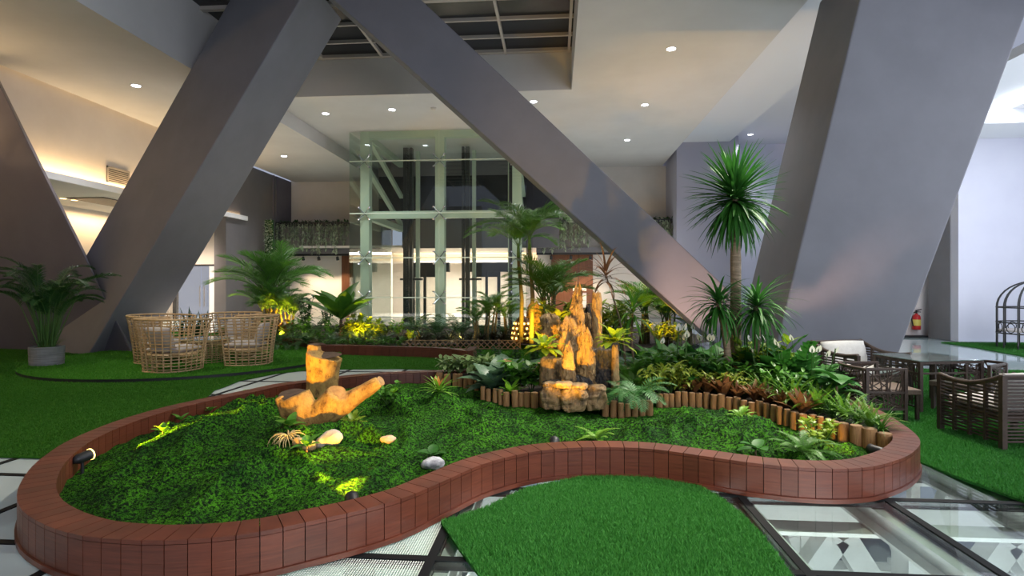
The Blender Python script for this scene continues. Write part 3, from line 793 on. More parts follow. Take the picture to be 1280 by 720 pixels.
# ------------------------------------------------------------------ cut logs
M('bark', (.17,.085,.035), .85, col2=(.07,.032,.014), scale=9, stretch=(1,1,.5), bmp=.6, bscale=24, bdist=.01)
M('log_wood', (.50,.28,.11), .8, col2=(.24,.11,.04), scale=16, stretch=(1,1,.35), bmp=.4, bscale=30, bdist=.008)
M('cut_wood', (.36,.22,.11), .8, col2=(.2,.11,.05), scale=18)
rng = random.Random(4)
def log_mesh(seed):
    r = random.Random(seed); m = MB(); n = 14; H = .22
    prof = [(.93,0),(.98,.05),(1,.12),(.99,.18),(.95,H-.006),(.88,H)]
    k = len(m.v)
    for rr, z in prof:
        for j in range(n):
            a = 2*PI*j/n; q = rr*(1+.07*noise.noise(Vector((math.cos(a)*1.5, math.sin(a)*1.5, z*4+seed*7))))
            m.v.append((q*math.cos(a), q*math.sin(a), z))
    for i in range(len(prof)-1):
        for j in range(n): m.f.append((k+i*n+j,k+i*n+(j+1)%n,k+(i+1)*n+(j+1)%n,k+(i+1)*n+j)); m.m.append(0)
    c = MB(); e = [m.v[k+(len(prof)-1)*n+j] for j in range(n)]; c.add([(x,y,H) for x,y,z in e]+[(0,0,H+.003)], [(j,(j+1)%n,n) for j in range(n)])
    return m, c
LOGM = []
for s in range(6):
    a, b = log_mesh(s); t = thing('edging_log', 'log', 'log'); o1 = a.build('bark', 'log_wood', t, smooth=True); o2 = b.build('cut_top', 'cut_wood', o1)
    LOGM.append(t)
used = set()
def edging(lst, text, group):
    n = len(lst)
    for i, (px, py) in enumerate(lst):
        p = G(px, py, ZM); d = depth(p)
        dx = abs(lst[min(i+1,n-1)][0]-lst[max(i-1,0)][0])/(2 if 0 < i < n-1 else 1)
        r = min(dx*.475, 9.5)/F*d*rng.uniform(.9,1.05)
        s = rng.randrange(6)
        if s in used: t = copy_tree(LOGM[s])
        else: t = LOGM[s]; used.add(s)
        p.z = .045+rng.uniform(-.006,.008)
        t.location = p; t.scale = (r, r, rng.uniform(.93,1.06)); t.rotation_euler = (rng.uniform(-.03,.03), rng.uniform(-.03,.03), rng.uniform(0,6))
        t['label'] = text % ORD[i]; t['group'] = group
edging(LOG1, 'upright cut log, %s from the left end of the short rear row below speckled shrubs', 'logs in the rear left row')
edging(LOG2, 'upright cut log, %s from the left in the row running up to the rock basin', 'logs left of the rock basin')
edging(LOG3, 'upright cut log, %s right of the rock basin under the hanging fern', 'logs right of the rock basin')
edging(LOG4, 'upright cut log, %s from the fern in the long curved row', 'logs in the long curved row')
for k, s in enumerate(LOGM):
    if k not in used:
        for ch in list(s.children_recursive): bpy.data.objects.remove(ch)
        bpy.data.objects.remove(s)

# ------------------------------------------------------------------ far curbs, bed soil, lattice
def curb(name, label, line, w=.16, H=.22, seg=.17, mat='redwood_dark'):
    L = sum((line[i+1]-line[i]).length for i in range(len(line)-1)); n = max(3, int(L/seg))
    a = cr(line, n); a = [up(p, 0) for p in a]; b = inset(a, w, closed=False); t = thing(name, label, 'planter')
    m, c = MB(), MB()
    for i in range(n-1):
        g = .015; a0, a1, b0, b1 = lp(a[i],a[i+1],g), lp(a[i],a[i+1],1-g), lp(b[i],b[i+1],g), lp(b[i],b[i+1],1-g)
        m.hexa([up(p,0) for p in (a0,a1,b1,b0)], [up(p,H-.03) for p in (a0,a1,b1,b0)])
        c.hexa([up(p,H-.028) for p in (a0,a1,b1,b0)], [up(p,H) for p in (a0,a1,b1,b0)])
    m.build('wall_boards', mat, t); c.build('capping', mat, t)
curb('garden_curb', 'dark wooden curb in front of the left rear plants', [G(x,y) for x, y in ((262,437),(300,435),(343,434.5),(370,436),(390,440),(400,444))])
curb('garden_curb', 'low curved wooden curb with a rounded end behind the stump', [G(x,y) for x, y in ((398,444),(428,444.3),(483,446),(530,447.5),(562,449.5),(584,453),(592,451),(596,446))])
bx_ = thing('planter_box', 'low dark wooden box behind the left rattan chairs', 'planter')
a, b = G(180,437), G(262,437)
m = MB(); m.box(a.x, b.x, a.y, a.y+.04, 0, .26); m.box(a.x, b.x, a.y+.7, a.y+.74, 0, .26); m.box(a.x, a.x+.04, a.y+.04, a.y+.7, 0, .26); m.box(b.x-.04, b.x, a.y+.04, a.y+.7, 0, .26); m.build('box_boards', 'redwood_dark', bx_)
m = MB(); m.box(a.x+.04, b.x-.04, a.y+.04, a.y+.7, .02, .22); m.build('soil_fill', 'soil', bx_)
bx0 = a.copy()
soilp = [G(x,y) for x, y in ((262,436),(300,433),(343,432),(372,434),(398,440),(440,438),(492,437),(560,437),(640,437),(700,440),(780,446),(850,440))]+[Vector((4.0,14.5,0)), Vector((4.0,19.3,0)), Vector((-11.5,19.3,0))]
tag(sheet(soilp, .5, lambda x, y: .12+.03*noise.noise(Vector((x*2,y*2,0)))).build('garden_soil', 'soil', None, smooth=True), 'dark soil of the rear garden bed before the glass tower', 'soil', None, 'stuff')
M('bamboo', (.30,.20,.10), .6, col2=(.2,.12,.06), scale=20)
lt = thing('lattice_fence', 'low diagonal bamboo lattice fence edging the rear garden bed', 'fence')
a, b = G(492,437.5), G(650,437.5); Lf = (b-a).length; dv = (b-a).normalized(); nl = int(Lf/.14)
m = MB()
for i in range(-1, nl):
    for s in (0, 1):
        x0, x1 = (i*.14, i*.14+.21) if s else (i*.14+.21, i*.14)
        m.bar(a+dv*x0+Vector((0,s*.012,.02)), a+dv*x1+Vector((0,s*.012,.23)), .022, .008, (0,1,0))
m.build('lattice_slats', 'bamboo', lt)
for i in range(7):
    m = MB(); p = a+dv*(Lf*i/6)+Vector((0,.03,0)); m.tube([p, p+Vector((0,0,.26))], .016, 8); m.build('post', 'bamboo', lt)
for z in (.03, .225):
    m = MB(); m.tube([a+Vector((0,-.015,z)), b+Vector((0,-.015,z))], .012, 6); m.build('rail', 'bamboo', lt)
# ------------------------------------------------------------------ driftwood and stones on the moss
def woodmat(name, a, b, dark):
    m, t, bs, o = nt(name)
    v = coords(t, (1,1,.6)); f = noise_fac(t, v, 9, 6, .75, .40, .60)
    c = mixc(t, f, a, b)
    f2 = noise_fac(t, v, 18, 6, .75, .56, .66); c = mixc(t, f2, c, dark)
    t.links.new(c, bs.inputs['Base Color']); bs.inputs['Roughness'].default_value = .7
    bump(t, bs, noise_fac(t, v, 26, 6, .75, .2, .8), .9, .02)
woodmat('driftwood', (.58,.36,.10), (.34,.18,.045), (.14,.065,.018))
M('driftwood_cut', (.10,.055,.03), .8, col2=(.05,.028,.016), scale=16, bmp=.3)
M('driftwood_ring', (.40,.25,.11), .8, col2=(.26,.15,.06), scale=20, bmp=.3)
def cutface(name, mat, parent, c, n, r1, r2, seed=0, k=22, ang=0):
    """slightly domed cut end: centre c, normal n"""
    n = Vector(n).normalized(); u = n.cross(Vector((0,1,0)) if abs(n.y) < .9 else Vector((1,0,0))).normalized(); w = n.cross(u)
    u, w = u*math.cos(ang)+w*math.sin(ang), w*math.cos(ang)-u*math.sin(ang)
    m = MB(); v = []
    for q in (1, .55):
        for j in range(k):
            a = 2*PI*j/k; s = q*(1+.08*noise.noise(Vector((math.cos(a)*1.3, math.sin(a)*1.3, seed))))
            v.append(Vector(c)+u*(r1*s*math.cos(a))+w*(r2*s*math.sin(a))+n*(.006*(1.2-q)))
    v.append(Vector(c)+n*.006)
    f = [(j,(j+1)%k,k+(j+1)%k,k+j) for j in range(k)]+[(k+j,k+(j+1)%k,2*k) for j in range(k)]
    m.add(v, f); return m.build(name, mat, parent, smooth=True)
def fuse(o, vox, disp=.02, dscale=.2):
    r = o.modifiers.new('fuse', 'REMESH'); r.mode = 'VOXEL'; r.voxel_size = vox; r.use_smooth_shade = True
    s = o.modifiers.new('soft', 'SMOOTH'); s.iterations = 6; s.factor = .5
    tx_ = bpy.data.textures.new('knots', 'CLOUDS'); tx_.noise_scale = dscale; tx_.noise_depth = 3
    d = o.modifiers.new('knots', 'DISPLACE'); d.texture = tx_; d.strength = disp; d.texture_coords = 'LOCAL'
# upright stump
sp0 = G(404, 491, .16); dS = depth(sp0); ps = dS/F
st = thing('tree_stump', 'upright golden-lit tree stump with a flat dark top and side stub', 'stump', sp0)
zt = EYE-(444-CY)*ps-sp0.z; zs2 = EYE-(432-CY)*ps-sp0.z
m = MB()
m.tube([(-.01,0,-.12),(-.012,0,.1),(-.005,0,.25),(0,0,.4),(.02,0,zt)], [.19,.195,.20,.215,.228], 20)
m.tube([(-.145,.03,.05),(-.15,.05,.3),(-.155,.07,zs2-.1),(-.15,.08,zs2)], [.06,.085,.09,.088], 14)
stm = m.build('trunk', 'driftwood', st); fuse(stm, .02)
cutface('cut_top', 'driftwood_cut', stm, (.035,-.02,zt+.004), (0,-.12,1), .20, .17, 1)
cutface('cut_stub', 'driftwood_cut', stm, (-.15,.08,zs2+.006), (0,-.1,1), .085, .075, 2)
# forked log
fk0 = G(388, 534, .17); ps = depth(fk0)/F
def fp(px, py, dy=0): return Vector(((px-388)*ps*cT, (px-388)*ps*sT+dy, EYE-(py-CY)*ps-fk0.z))
fk = thing('forked_log', 'golden-lit forked driftwood log with a long branch reaching right', 'log', fk0)
m = MB()
m.tube([fp(388,542),fp(386,525),fp(374,508),fp(368,494)], [.13,.145,.15,.15], 18)
m.tube([fp(372,528),fp(361,512,-.05),fp(352,494,-.06)], [.09,.07,.048], 12)
m.tube([fp(388,536),fp(402,517),fp(416,503,-.03),fp(424,490,-.06)], [.12,.13,.125,.10], 16)
m.tube([fp(404,520,.03),fp(428,507,.04),fp(448,493,.06),fp(471,479,.08)], [.11,.10,.08,.058], 14)
m.tube([fp(380,528),fp(390,548)], [.12,.07], 12)
fkm = m.build('trunk', 'driftwood', fk); fuse(fkm, .016)
cutface('cut_left', 'driftwood_cut', fkm, fp(368,494)+Vector((0,0,.008)), (.05,-.25,1), .145, .12, 3)
cutface('cut_middle', 'driftwood_ring', fkm, fp(424.5,489,-.075), (.25,-.75,.75), .088, .078, 4)
cutface('cut_end', 'driftwood_ring', fkm, fp(472.5,478,.083), (.85,-.25,.55), .05, .05, 5)
M('stone_pale', (.52,.47,.41), .75, col2=(.30,.25,.2), scale=5, bmp=.4, bscale=18, lo=.4, hi=.7)
M('stone_yellow', (.55,.40,.18), .7, col2=(.38,.25,.10), scale=6, bmp=.3, bscale=18)
M('stone_grey', (.50,.51,.54), .7, col2=(.22,.22,.25), scale=9, bmp=.4, bscale=24, lo=.45, hi=.6)
M('stone_peach', (.60,.42,.28), .7, col2=(.45,.3,.2), scale=8, bmp=.2)
def pebble(name, label, px, py, wpx, hpx, mat, seed, z=None, tilt=0, rz=0, grp=None):
    b = G(px, py, .15)
    if z is None: z = moss_h(b.x, b.y)
    b = G(px, py, z); s = depth(b)/F; r = wpx*s/2; h = hpx*s/2
    bm = bmesh.new(); bmesh.ops.create_icosphere(bm, subdivisions=4, radius=1)
    for v in bm.verts:
        q = v.co*1.1+Vector((seed*3.1, 0, 0)); k = 1+.22*noise.noise(q)+.07*noise.noise(q*3)
        v.co = Vector((v.co.x*k*r, v.co.y*k*r*.8, v.co.z*k*h))
    me = bpy.data.meshes.new(name); bm.to_mesh(me); bm.free(); me.materials.append(MATS[mat]); me.polygons.foreach_set('use_smooth', [True]*len(me.polygons))
    o = bpy.data.objects.new(name, me); COL.objects.link(o); o.location = b+Vector((0,0,h*.75)); o.rotation_euler = (0, tilt, rz)
    return tag(o, label, 'stone', grp)
pebble('stone', 'large pale stone leaning at the foot of the forked log', 412, 558, 36, 22, 'stone_pale', 1, tilt=-.45)
pebble('stone', 'flat yellow-lit stone beside the spiky air plant', 374, 558, 17, 13, 'stone_yellow', 2)
pebble('stone', 'rounded yellow-lit stone in front of the forked log', 388, 563, 20, 15, 'stone_yellow', 3)
pebble('stone', 'small peach pebble alone on the moss right of the stump', 485, 553, 19, 10, 'stone_peach', 4, tilt=-.1)
pebble('stone', 'speckled grey-white stone near the front rim below a small seedling', 541, 585, 28, 15, 'stone_grey', 5, tilt=-.1)

# ------------------------------------------------------------------ rockery with basin
def rockmat(name, a, b, dark):
    m, t, bs, o = nt(name)
    v = coords(t, (1,1,.4)); f = noise_fac(t, v, 14, 7, .75, .35, .65)
    v2 = coords(t, (1,1,.6)); f2 = noise_fac(t, v2, 10, 8, .75, .52, .62)
    t.links.new(mixc(t, f2, mixc(t, f, a, b), dark), bs.inputs['Base Color']); bs.inputs['Roughness'].default_value = .65
    bump(t, bs, noise_fac(t, v, 24, 6, .7, .2, .8), .9, .03)
rockmat('rock_ochre', (.52,.34,.14), (.30,.17,.06), (.06,.035,.018))
rockmat('rock_dark', (.055,.05,.045), (.02,.018,.017), (.16,.11,.06))
rockmat('rock_slab', (.42,.28,.13), (.26,.16,.07), (.12,.08,.04))
def rock(label, px, ytop, ybot, wpx, d, mat, seed, taper=.6, lean=0, thick=.8, rough=.34, name='rock', flat=0):
    """standing rock: foot centre pixel, top pixel, width in pixels at depth d"""
    b = P(px, ybot, d); h = (ybot-ytop)*d/F; r = wpx*d/F/2
    n, rows = 60, max(16, int(h/.014)); m = MB(); sd = Vector((seed*5.3, seed*2.7, seed*1.9))
    def jag(ca, sa): return noise.noise(Vector((ca*1.8, sa*1.8, 0))+sd)*.9+noise.noise(Vector((ca*4.5, sa*4.5, 3))+sd)*.6
    for i in range(rows+1):
        t = i/rows
        for j in range(n):
            a = 2*PI*j/n; ca, sa = math.cos(a), math.sin(a); z = h*t*(1+(.13 if not flat else .05)*jag(ca, sa)*t)
            e = (abs(ca)**2.6+abs(sa)**2.6)**(-1/2.6)
            q = (1-(1-taper)*t**1.3)*(1-max(0, (t-.86)/.14)**2*(.55 if not flat else .15))
            x, y = ca*.10, sa*.10                                    # physical size of the pattern, metres
            big = noise.noise(Vector((ca*1.1, sa*1.1, z*2.5))+sd)*1.1
            stri = noise.noise(Vector((ca*r*38, sa*r*38, z*3.0))+sd)*.9          # upright strata
            crag = noise.noise(Vector((ca*r*22, sa*r*22, z*16))+sd)*.7+noise.noise(Vector((ca*r*55, sa*r*55, z*40))+sd)*.35
            step = (math.floor((z*7+noise.noise(Vector((ca*2, sa*2, seed)))*1.5))%2)*.10
            s = r*q*e*(1+rough*(big*.9-abs(stri)*.9+crag)-step*rough*2)
            m.v.append((s*ca+lean*r*t+.35*r*rough*noise.noise(Vector((z*4, seed, 0))), s*sa*thick, z))
    for i in range(rows):
        for j in range(n): m.f.append((i*n+j, i*n+(j+1)%n, (i+1)*n+(j+1)%n, (i+1)*n+j)); m.m.append(0)
    m.v.append((lean*r, 0, h*.99)); c = len(m.v)-1
    for j in range(n): m.f.append((rows*n+j, rows*n+(j+1)%n, c)); m.m.append(0)
    o = m.build(name, mat, None, smooth=False)
    o.location = b; o.rotation_euler = (0, 0, TH)
    return tag(o, label, 'rock', 'standing stones of the rockery')
RD = 6.75
rock('tallest jagged golden rock spire at the middle of the rockery', 719, 362, 462, 27, RD+.15, 'rock_ochre', 1, .42, .25)
rock('broad golden rock slab hugging the left of the tallest spire', 708, 398, 470, 26, RD+.0, 'rock_ochre', 9, .6, .2)
rock('straight golden rock pillar right of the tallest spire', 746, 366, 450, 14, RD+.3, 'rock_ochre', 2, .85, 0, 1, .12, flat=1)
rock('heart-shaped golden rock at the upper left of the rockery', 689, 392, 432, 22, RD+.35, 'rock_ochre', 3, 1.15, -.15)
rock('pitted golden rock standing front right of the tallest spire', 733, 412, 485, 25, RD-.15, 'rock_ochre', 4, .6, 0)
rock('small pointed golden rock standing at the front of the rockery', 711, 430, 482, 19, RD-.35, 'rock_ochre', 5, .45, -.1)
rock('golden rock stub low between the two tall spires', 732, 392, 460, 15, RD+.5, 'rock_ochre', 6, .8, 0, flat=1)
rock('square brown rock block at the left side of the rockery', 690, 447, 482, 32, RD-.05, 'rock_slab', 7, .9, 0, 1, .12, flat=1)
rock('brown rock ledge behind the left block under the fern', 694, 425, 470, 26, RD+.3, 'rock_ochre', 8, .8, 0, 1, .15, flat=1)
rock('dark wet rock mass under the right side of the rockery', 752, 436, 492, 44, RD-.0, 'rock_dark', 10, .8, 0, .8, .25, flat=1)
rock('thin pale rock post at the right edge of the rockery', 769, 432, 490, 10, RD-.2, 'rock_ochre', 11, .8, 0, 1, .15, flat=1)
rock('dark wet rock at the foot of the small pointed rock', 724, 470, 497, 40, RD-.25, 'rock_dark', 12, .7, 0, .7, .3)
rock('dark wet rock left of the basin below the square block', 693, 474, 495, 36, RD-.2, 'rock_dark', 13, .85, 0, .8, .25)
rock('dark rock behind the pitted golden rock', 738, 412, 470, 30, RD+.35, 'rock_dark', 14, .6, .1)
rock('low golden rock lump resting in the basin', 724, 478, 488, 18, RD-.5, 'rock_ochre', 15, .6)
rock('dark rock cap between the spire and the pillar', 735, 385, 455, 16, RD+.6, 'rock_dark', 16, .6)
# basin: rim of flat stones round dark water
bs_ = thing('rock_basin', 'low golden stone basin wall holding dark water below the rockery', 'basin', P(712, 506, RD-.75))
bpx = RD-.75
def bl(px): return (px-712)*bpx/F
def block(x0, x1, y0, z0, z1, dep, seed, rough=.16):
    m = MB(); n, rows = 40, 12; c = (x0+x1)/2; w = (x1-x0)/2
    for i in range(rows+1):
        t = i/rows; z = z0+(z1-z0)*t
        for j in range(n):
            an = 2*PI*j/n; ca, sa = math.cos(an), math.sin(an); e = (abs(ca)**4+abs(sa)**4)**(-1/4)
            q = 1-.28*abs(2*t-1)**4
            X, Y = c+w*1.08*e*ca*q, y0+dep/2*e*sa*q
            nz = noise.noise(Vector((X*9, Y*9, z*9+seed)))+.6*noise.noise(Vector((X*24, Y*24, z*24+seed)))
            m.v.append((c+(X-c)*(1+rough*nz*.5), y0+(Y-y0)*(1+rough*nz*1.6), z+.02*noise.noise(Vector((X*7, Y*7, seed)))))
    for i in range(rows):
        for j in range(n): m.f.append((i*n+j, i*n+(j+1)%n, (i+1)*n+(j+1)%n, (i+1)*n+j)); m.m.append(0)
    m.f.append(tuple(range(rows*n, rows*n+n))); m.m.append(0)
    return m
for k, (a, b, z0, z1) in enumerate(((-34,-8,-.06,.17),(-9,20,-.06,.18),(18,46,-.06,.15),(-33,-16,.155,.215),(-17,4,.165,.235),(3,22,.165,.23),(21,45,.14,.195))):
    x0, x1 = a*bpx/F, b*bpx/F; yo = .13*(((a+b)/2-4)/34)**2+(.02 if z0 > 0 else 0)
    block(x0, x1, yo, z0, z1, .17, k*3.1, .34).build('rim_stone', 'rock_slab', bs_, smooth=False)
m = MB(); m.box(bl(684), bl(752), .05, .75, -.05, .10); m.build('basin_bed', 'rock_dark', bs_, bevel=.02)
mm, t_, b_, o_ = nt('water'); b_.inputs['Base Color'].default_value = (.01,.012,.012,1); b_.inputs['Roughness'].default_value = .04
v_ = coords(t_); bump(t_, b_, noise_fac(t_, v_, 18, 2), .3, .01)
m = MB(); m.add([(bl(684),.06,.125),(bl(752),.06,.125),(bl(752),.74,.125),(bl(684),.74,.125)], [(0,1,2,3)]); m.build('water_surface', 'water', bs_)

# ------------------------------------------------------------------ rattan tub chairs and table
M('rattan', (.60,.41,.21), .5, col2=(.46,.29,.13), scale=14)
M('cushion_grey', (.52,.48,.45), .9, col2=(.46,.42,.4), scale=30)
M('cushion_white', (.74,.71,.64), .9, col2=(.68,.65,.58), scale=20, bmp=.15, bscale=60)
M('wicker_brown', (.085,.055,.040), .5, col2=(.055,.036,.026), scale=40)
M('wicker_seat', (.17,.115,.08), .6, col2=(.11,.075,.05), scale=60)
glassmat('glass_table', (.70,.84,.80), .06, .02, haze=.06)
M('lens_yellow', (1,.75,.3), .4, emit=(1,.6,.12), strength=6)
def cushion(name, mat, parent, cx, cy, cz, sx, sy, sz, rx=0, puff=.35):
    bm = bmesh.new(); bmesh.ops.create_cube(bm, size=1); bmesh.ops.subdivide_edges(bm, edges=bm.edges[:], cuts=7, use_grid_fill=True)
    R = Matrix.Rotation(rx, 3, 'X')
    for v in bm.verts:
        x, y, z = v.co*2
        k = (1-x**4)*(1-y**4); zz = z*(.45+.55*k**.5) if k > 0 else z*.45
        zz *= 1+puff*.12*math.cos(x*9)*math.cos(y*9)
        e = 1-.06*z*z
        v.co = R @ Vector((x*sx/2*e*(1-.05*y*y), y*sy/2*e*(1-.05*x*x), zz*sz/2))+Vector((cx,cy,cz))
    me = bpy.data.meshes.new(name); bm.to_mesh(me); bm.free(); me.materials.append(MATS[mat]); me.polygons.foreach_set('use_smooth', [True]*len(me.polygons))
    o = bpy.data.objects.new(name, me); COL.objects.link(o); o.parent = parent; return o
def make_tub():
    t = thing('rattan_chair', 'tub', 'chair'); H = .86
    A0, A1 = math.radians(52), math.radians(308)
    def pt(u, z):
        a = -PI/2+A0+(A1-A0)*u; r = .40+.11*(z/H)**1.4
        e = 1+.10*abs(math.sin(2*(a+PI/2)))
        return Vector((r*e*math.cos(a), r*e*math.sin(a)*1.02, z+(.03*math.sin(PI*u) if z > .7 else 0)))
    m = MB(); nv = 19
    for i in range(nv):
        u = i/(nv-1); m.tube([pt(u, H*k/6) for k in range(7)], .011, 6)
    for k in range(1, 16):
        z = H*k/16; m.tube([pt(u, z) for u in np.linspace(0,1,34)], .0085, 6)
    m.build('cane_lattice', 'rattan', t, smooth=True)
    for nm, z, r in (('top_rim', H, .018), ('base_ring', .012, .016)):
        m = MB(); m.tube([pt(u, z) for u in np.linspace(0,1,40)], r, 8); m.build(nm, 'rattan', t, smooth=True)
    for u in (0, 1):
        m = MB(); m.tube([pt(u, H*k/8) for k in range(9)], .017, 8); m.build('post', 'rattan', t, smooth=True)
    m = MB(); m.lathe([(.0,.27),(.375,.27),(.39,.285),(.375,.30),(0,.30)], n=28, cap=False); m.build('seat_base', 'rattan', t)
    cushion('seat_cushion', 'cushion_grey', t, 0, -.02, .36, .62, .62, .14)
    cushion('back_cushion', 'cushion_grey', t, 0, .27, .58, .52, .36, .14, 1.25)
    return t
tb = G(257, 452.5, .065)
def face_to(p, q): return math.atan2(q.y-p.y, q.x-p.x)+PI/2
for px, py, lb in ((217,462,'front left rattan tub chair turned toward the round table'), (309,454,'front right rattan tub chair with grey seat cushion beside the glass table'),
                   (203,452,'rattan tub chair half hidden behind the front left one'), (290,446.5,'rattan tub chair hidden behind the front right one')):
    p = G(px, py, .065); place('tub', make_tub, lb, p, face_to(p, tb)+(.35 if px > 250 else -.25)*(1 if py > 453 else .5), 1, 'rattan tub chairs')
t = thing('rattan_table', 'round rattan table with glass top between the tub chairs', 'table', tb)
m = MB()
for i in range(26):
    a = 2*PI*i/26; m.tube([(.38*math.cos(a),.38*math.sin(a),.01),(.40*math.cos(a),.40*math.sin(a),.42)], .008, 5)
for k in range(10):
    z = .03+k*.042; m.tube([((.38+.02*z/.42)*math.cos(a),(.38+.02*z/.42)*math.sin(a),z) for a in np.linspace(0,2*PI,40)], .0065, 5)
m.build('cane_lattice', 'rattan', t, smooth=True)
m = MB(); m.tube([(.405*math.cos(a),.405*math.sin(a),.43) for a in np.linspace(0,2*PI,44)], .016, 6); m.build('top_rim', 'rattan', t, smooth=True)
m = MB(); m.lathe([(.0,.445),(.42,.445),(.425,.45),(.42,.457),(0,.457)], n=40, cap=False); m.build('glass_top', 'glass_table', t)

# ------------------------------------------------------------------ dark wicker set
def weave(mb, fn, nb, r, seed):
    rr = random.Random(seed)
    for _ in range(nb):
        side = rr.random()
        if side < .55: a = (rr.random(), 0); b = (min(1,max(0,a[0]+rr.uniform(-.45,.45))), 1)
        else: a = (0, rr.random()); b = (1, min(1,max(0,a[1]+rr.uniform(-.9,.9))))
        mb.tube([fn(a[0]+(b[0]-a[0])*t, a[1]+(b[1]-a[1])*t) for t in (0,.25,.5,.75,1)], r, 5)
def make_lounge():
    """slatted wicker armchair, front towards -Y"""
    t = thing('wicker_armchair', 'x', 'chair'); w, d = .40, .38
    def top(y): s = (y+d)/(2*d); return .60+.10*s*s-.045*math.sin(PI*s)
    for sx in (-1, 1):
        m = MB()
        for k in range(5):
            y = -d+2*d*k/4; m.bar((sx*w,y,.05),(sx*w,y,top(y)-.01), .032, .026, (0,1,0))
        for k in range(17):
            z = .08+k*.034
            ys = [y for y in np.linspace(-d, d, 15) if z < top(y)]
            if len(ys) > 1: m.tube([(sx*w, y, z) for y in ys], .0105, 6)
        sp_ = m.build('side_panel', 'wicker_brown', t)
        m = MB(); m.tube([(sx*w, y, top(y)) for y in np.linspace(-d-.01, d+.01, 16)], .024, 8); m.build('armrest', 'wicker_brown', sp_, smooth=True)
    m = MB()
    for k in range(3): m.bar((-w+w*k,d,.05),(-w+w*k,d,top(d)), .03, .026, (0,1,0))
    for k in range(19): m.tube([(-w,d,.08+k*.033),(w,d,.08+k*.033)], .0105, 6)
    m.build('back_panel', 'wicker_brown', t)
    m = MB(); m.bar((-w-.02,d,top(d)),(w+.02,d,top(d)), .05, .03); m.build('top_rail', 'wicker_brown', t, bevel=.008)
    for sx in (-1, 1):
        for y in (-d, d):
            m = MB(); m.box(sx*w-.024, sx*w+.024, y-.024, y+.024, 0, top(y)); m.build('leg', 'wicker_brown', t)
    m = MB(); m.box(-w+.03, w-.03, -d, d-.03, .26, .31); m.build('seat_base', 'wicker_seat', t)
    m = MB()
    for k in range(4): m.tube([(-w,-d,.09+k*.045),(w,-d,.09+k*.045)], .0105, 6)
    m.build('front_apron', 'wicker_brown', t)
    cushion('seat_cushion', 'cushion_white', t, 0, -.03, .37, .72, .66, .14)
    cushion('back_cushion', 'cushion_white', t, 0, .25, .54, .70, .36, .16, 1.35, 1.6)
    return t
def make_weave_chair():
    t = thing('wicker_chair', 'x', 'chair'); w, d, H = .29, .30, .60
    def back(u, v):
        a = PI*(u); return Vector((w*1.0*math.cos(a), d-.10+.10*math.sin(a)-(.0), .20+v*(H-.20)))
    for sx in (-1, 1):
        m = MB(); fn = lambda u, v: Vector((sx*w, .2-u*.42, .14+v*(H-.14)))
        weave(m, fn, 26, .0075, 3+sx)
        m.build('side_panel', 'wicker_brown', t)
        for v in (0, .42, 1): m = MB(); m.bar(fn(0,v), fn(1,v), .024); m.build('side_rail', 'wicker_brown', t)
        for y in (.2, -.22):
            m = MB(); m.box(sx*w-.017, sx*w+.017, y-.017, y+.017, 0, H+.012); m.build('leg', 'wicker_brown', t)
        m = MB(); m.box(sx*(w-.06)-.017, sx*(w-.06)+.017, -.40, -.366, 0, .30); m.build('leg', 'wicker_brown', t)
    m = MB(); weave(m, back, 40, .0075, 9); m.build('back_panel', 'wicker_brown', t)
    for v in (0, 1): m = MB(); m.tube([back(u, v) for u in np.linspace(0,1,14)], .018, 8); m.build('back_rail', 'wicker_brown', t, smooth=True)
    m = MB(); m.box(-w+.02, w-.02, -.41, .22, .30, .365); m.build('woven_seat', 'wicker_seat', t, bevel=.012)
    return t
p = P(1074, 400, 7.55); p.z = .012
place('lounge', make_lounge, 'dark slatted wicker armchair with white cushions beside the big column', p, .30, 1.02, 'dark wicker armchairs')
p = P(1261, 400, 5.45); p.z = .012
place('lounge', make_lounge, 'dark slatted wicker armchair nearest the camera at the right edge', p, PI+TH+.01, .96, 'dark wicker armchairs')
p = P(1089, 400, 6.45); p.z = .012
place('weave', make_weave_chair, 'wicker chair with random-weave panel left of the glass table', p, PI/2+TH-.08, .96, 'random-weave wicker chairs')
p = P(1212, 400, 6.75); p.z = .012
place('weave', make_weave_chair, 'wicker chair with curved random-weave back at the right end of the glass table', p, -PI/2+TH+.5, .96, 'random-weave wicker chairs')
tp = P(1158, 400, 6.98); tp.z = .012
t = thing('wicker_table', 'glass-topped wicker table with random-weave legs at the right', 'table', tp, TH+.12)
W2, D2, HT = .40, .34, .60
for sx in (-1, 1):
    for sy in (-1, 1):
        m = MB(); m.box(sx*W2-.02, sx*W2+.02, sy*D2-.02, sy*D2+.02, 0, HT); m.build('leg', 'wicker_brown', t)
for k, (a, b) in enumerate((((W2,-D2),(W2-.2,-D2)), ((-W2,D2),(-W2+.2,D2)), ((W2,D2),(W2,D2-.25)), ((-W2,-D2),(-W2,-D2+.25)))):
    m = MB(); fn = lambda u, v: Vector((a[0]+(b[0]-a[0])*u, a[1]+(b[1]-a[1])*u, .06+v*(HT-.1)))
    weave(m, fn, 22, .006, 30+k); m.bar(fn(1,0), fn(1,1), .026); m.bar(fn(0,0), fn(1,0), .02); m.build('weave_panel', 'wicker_brown', t)
for nm, z, w_ in (('apron', HT-.012, .034), ('stretcher', HT-.14, .02)):
    m = MB()
    c_ = [(-W2,-D2,z),(W2,-D2,z),(W2,D2,z),(-W2,D2,z)]
    for i in range(4): m.bar(c_[i], c_[(i+1)%4], w_)
    m.build(nm, 'wicker_brown', t)
m = MB(); m.box(-W2-.03, W2+.03, -D2-.03, D2+.03, HT+.006, HT+.016); m.build('glass_top', 'glass_table', t, bevel=.003)

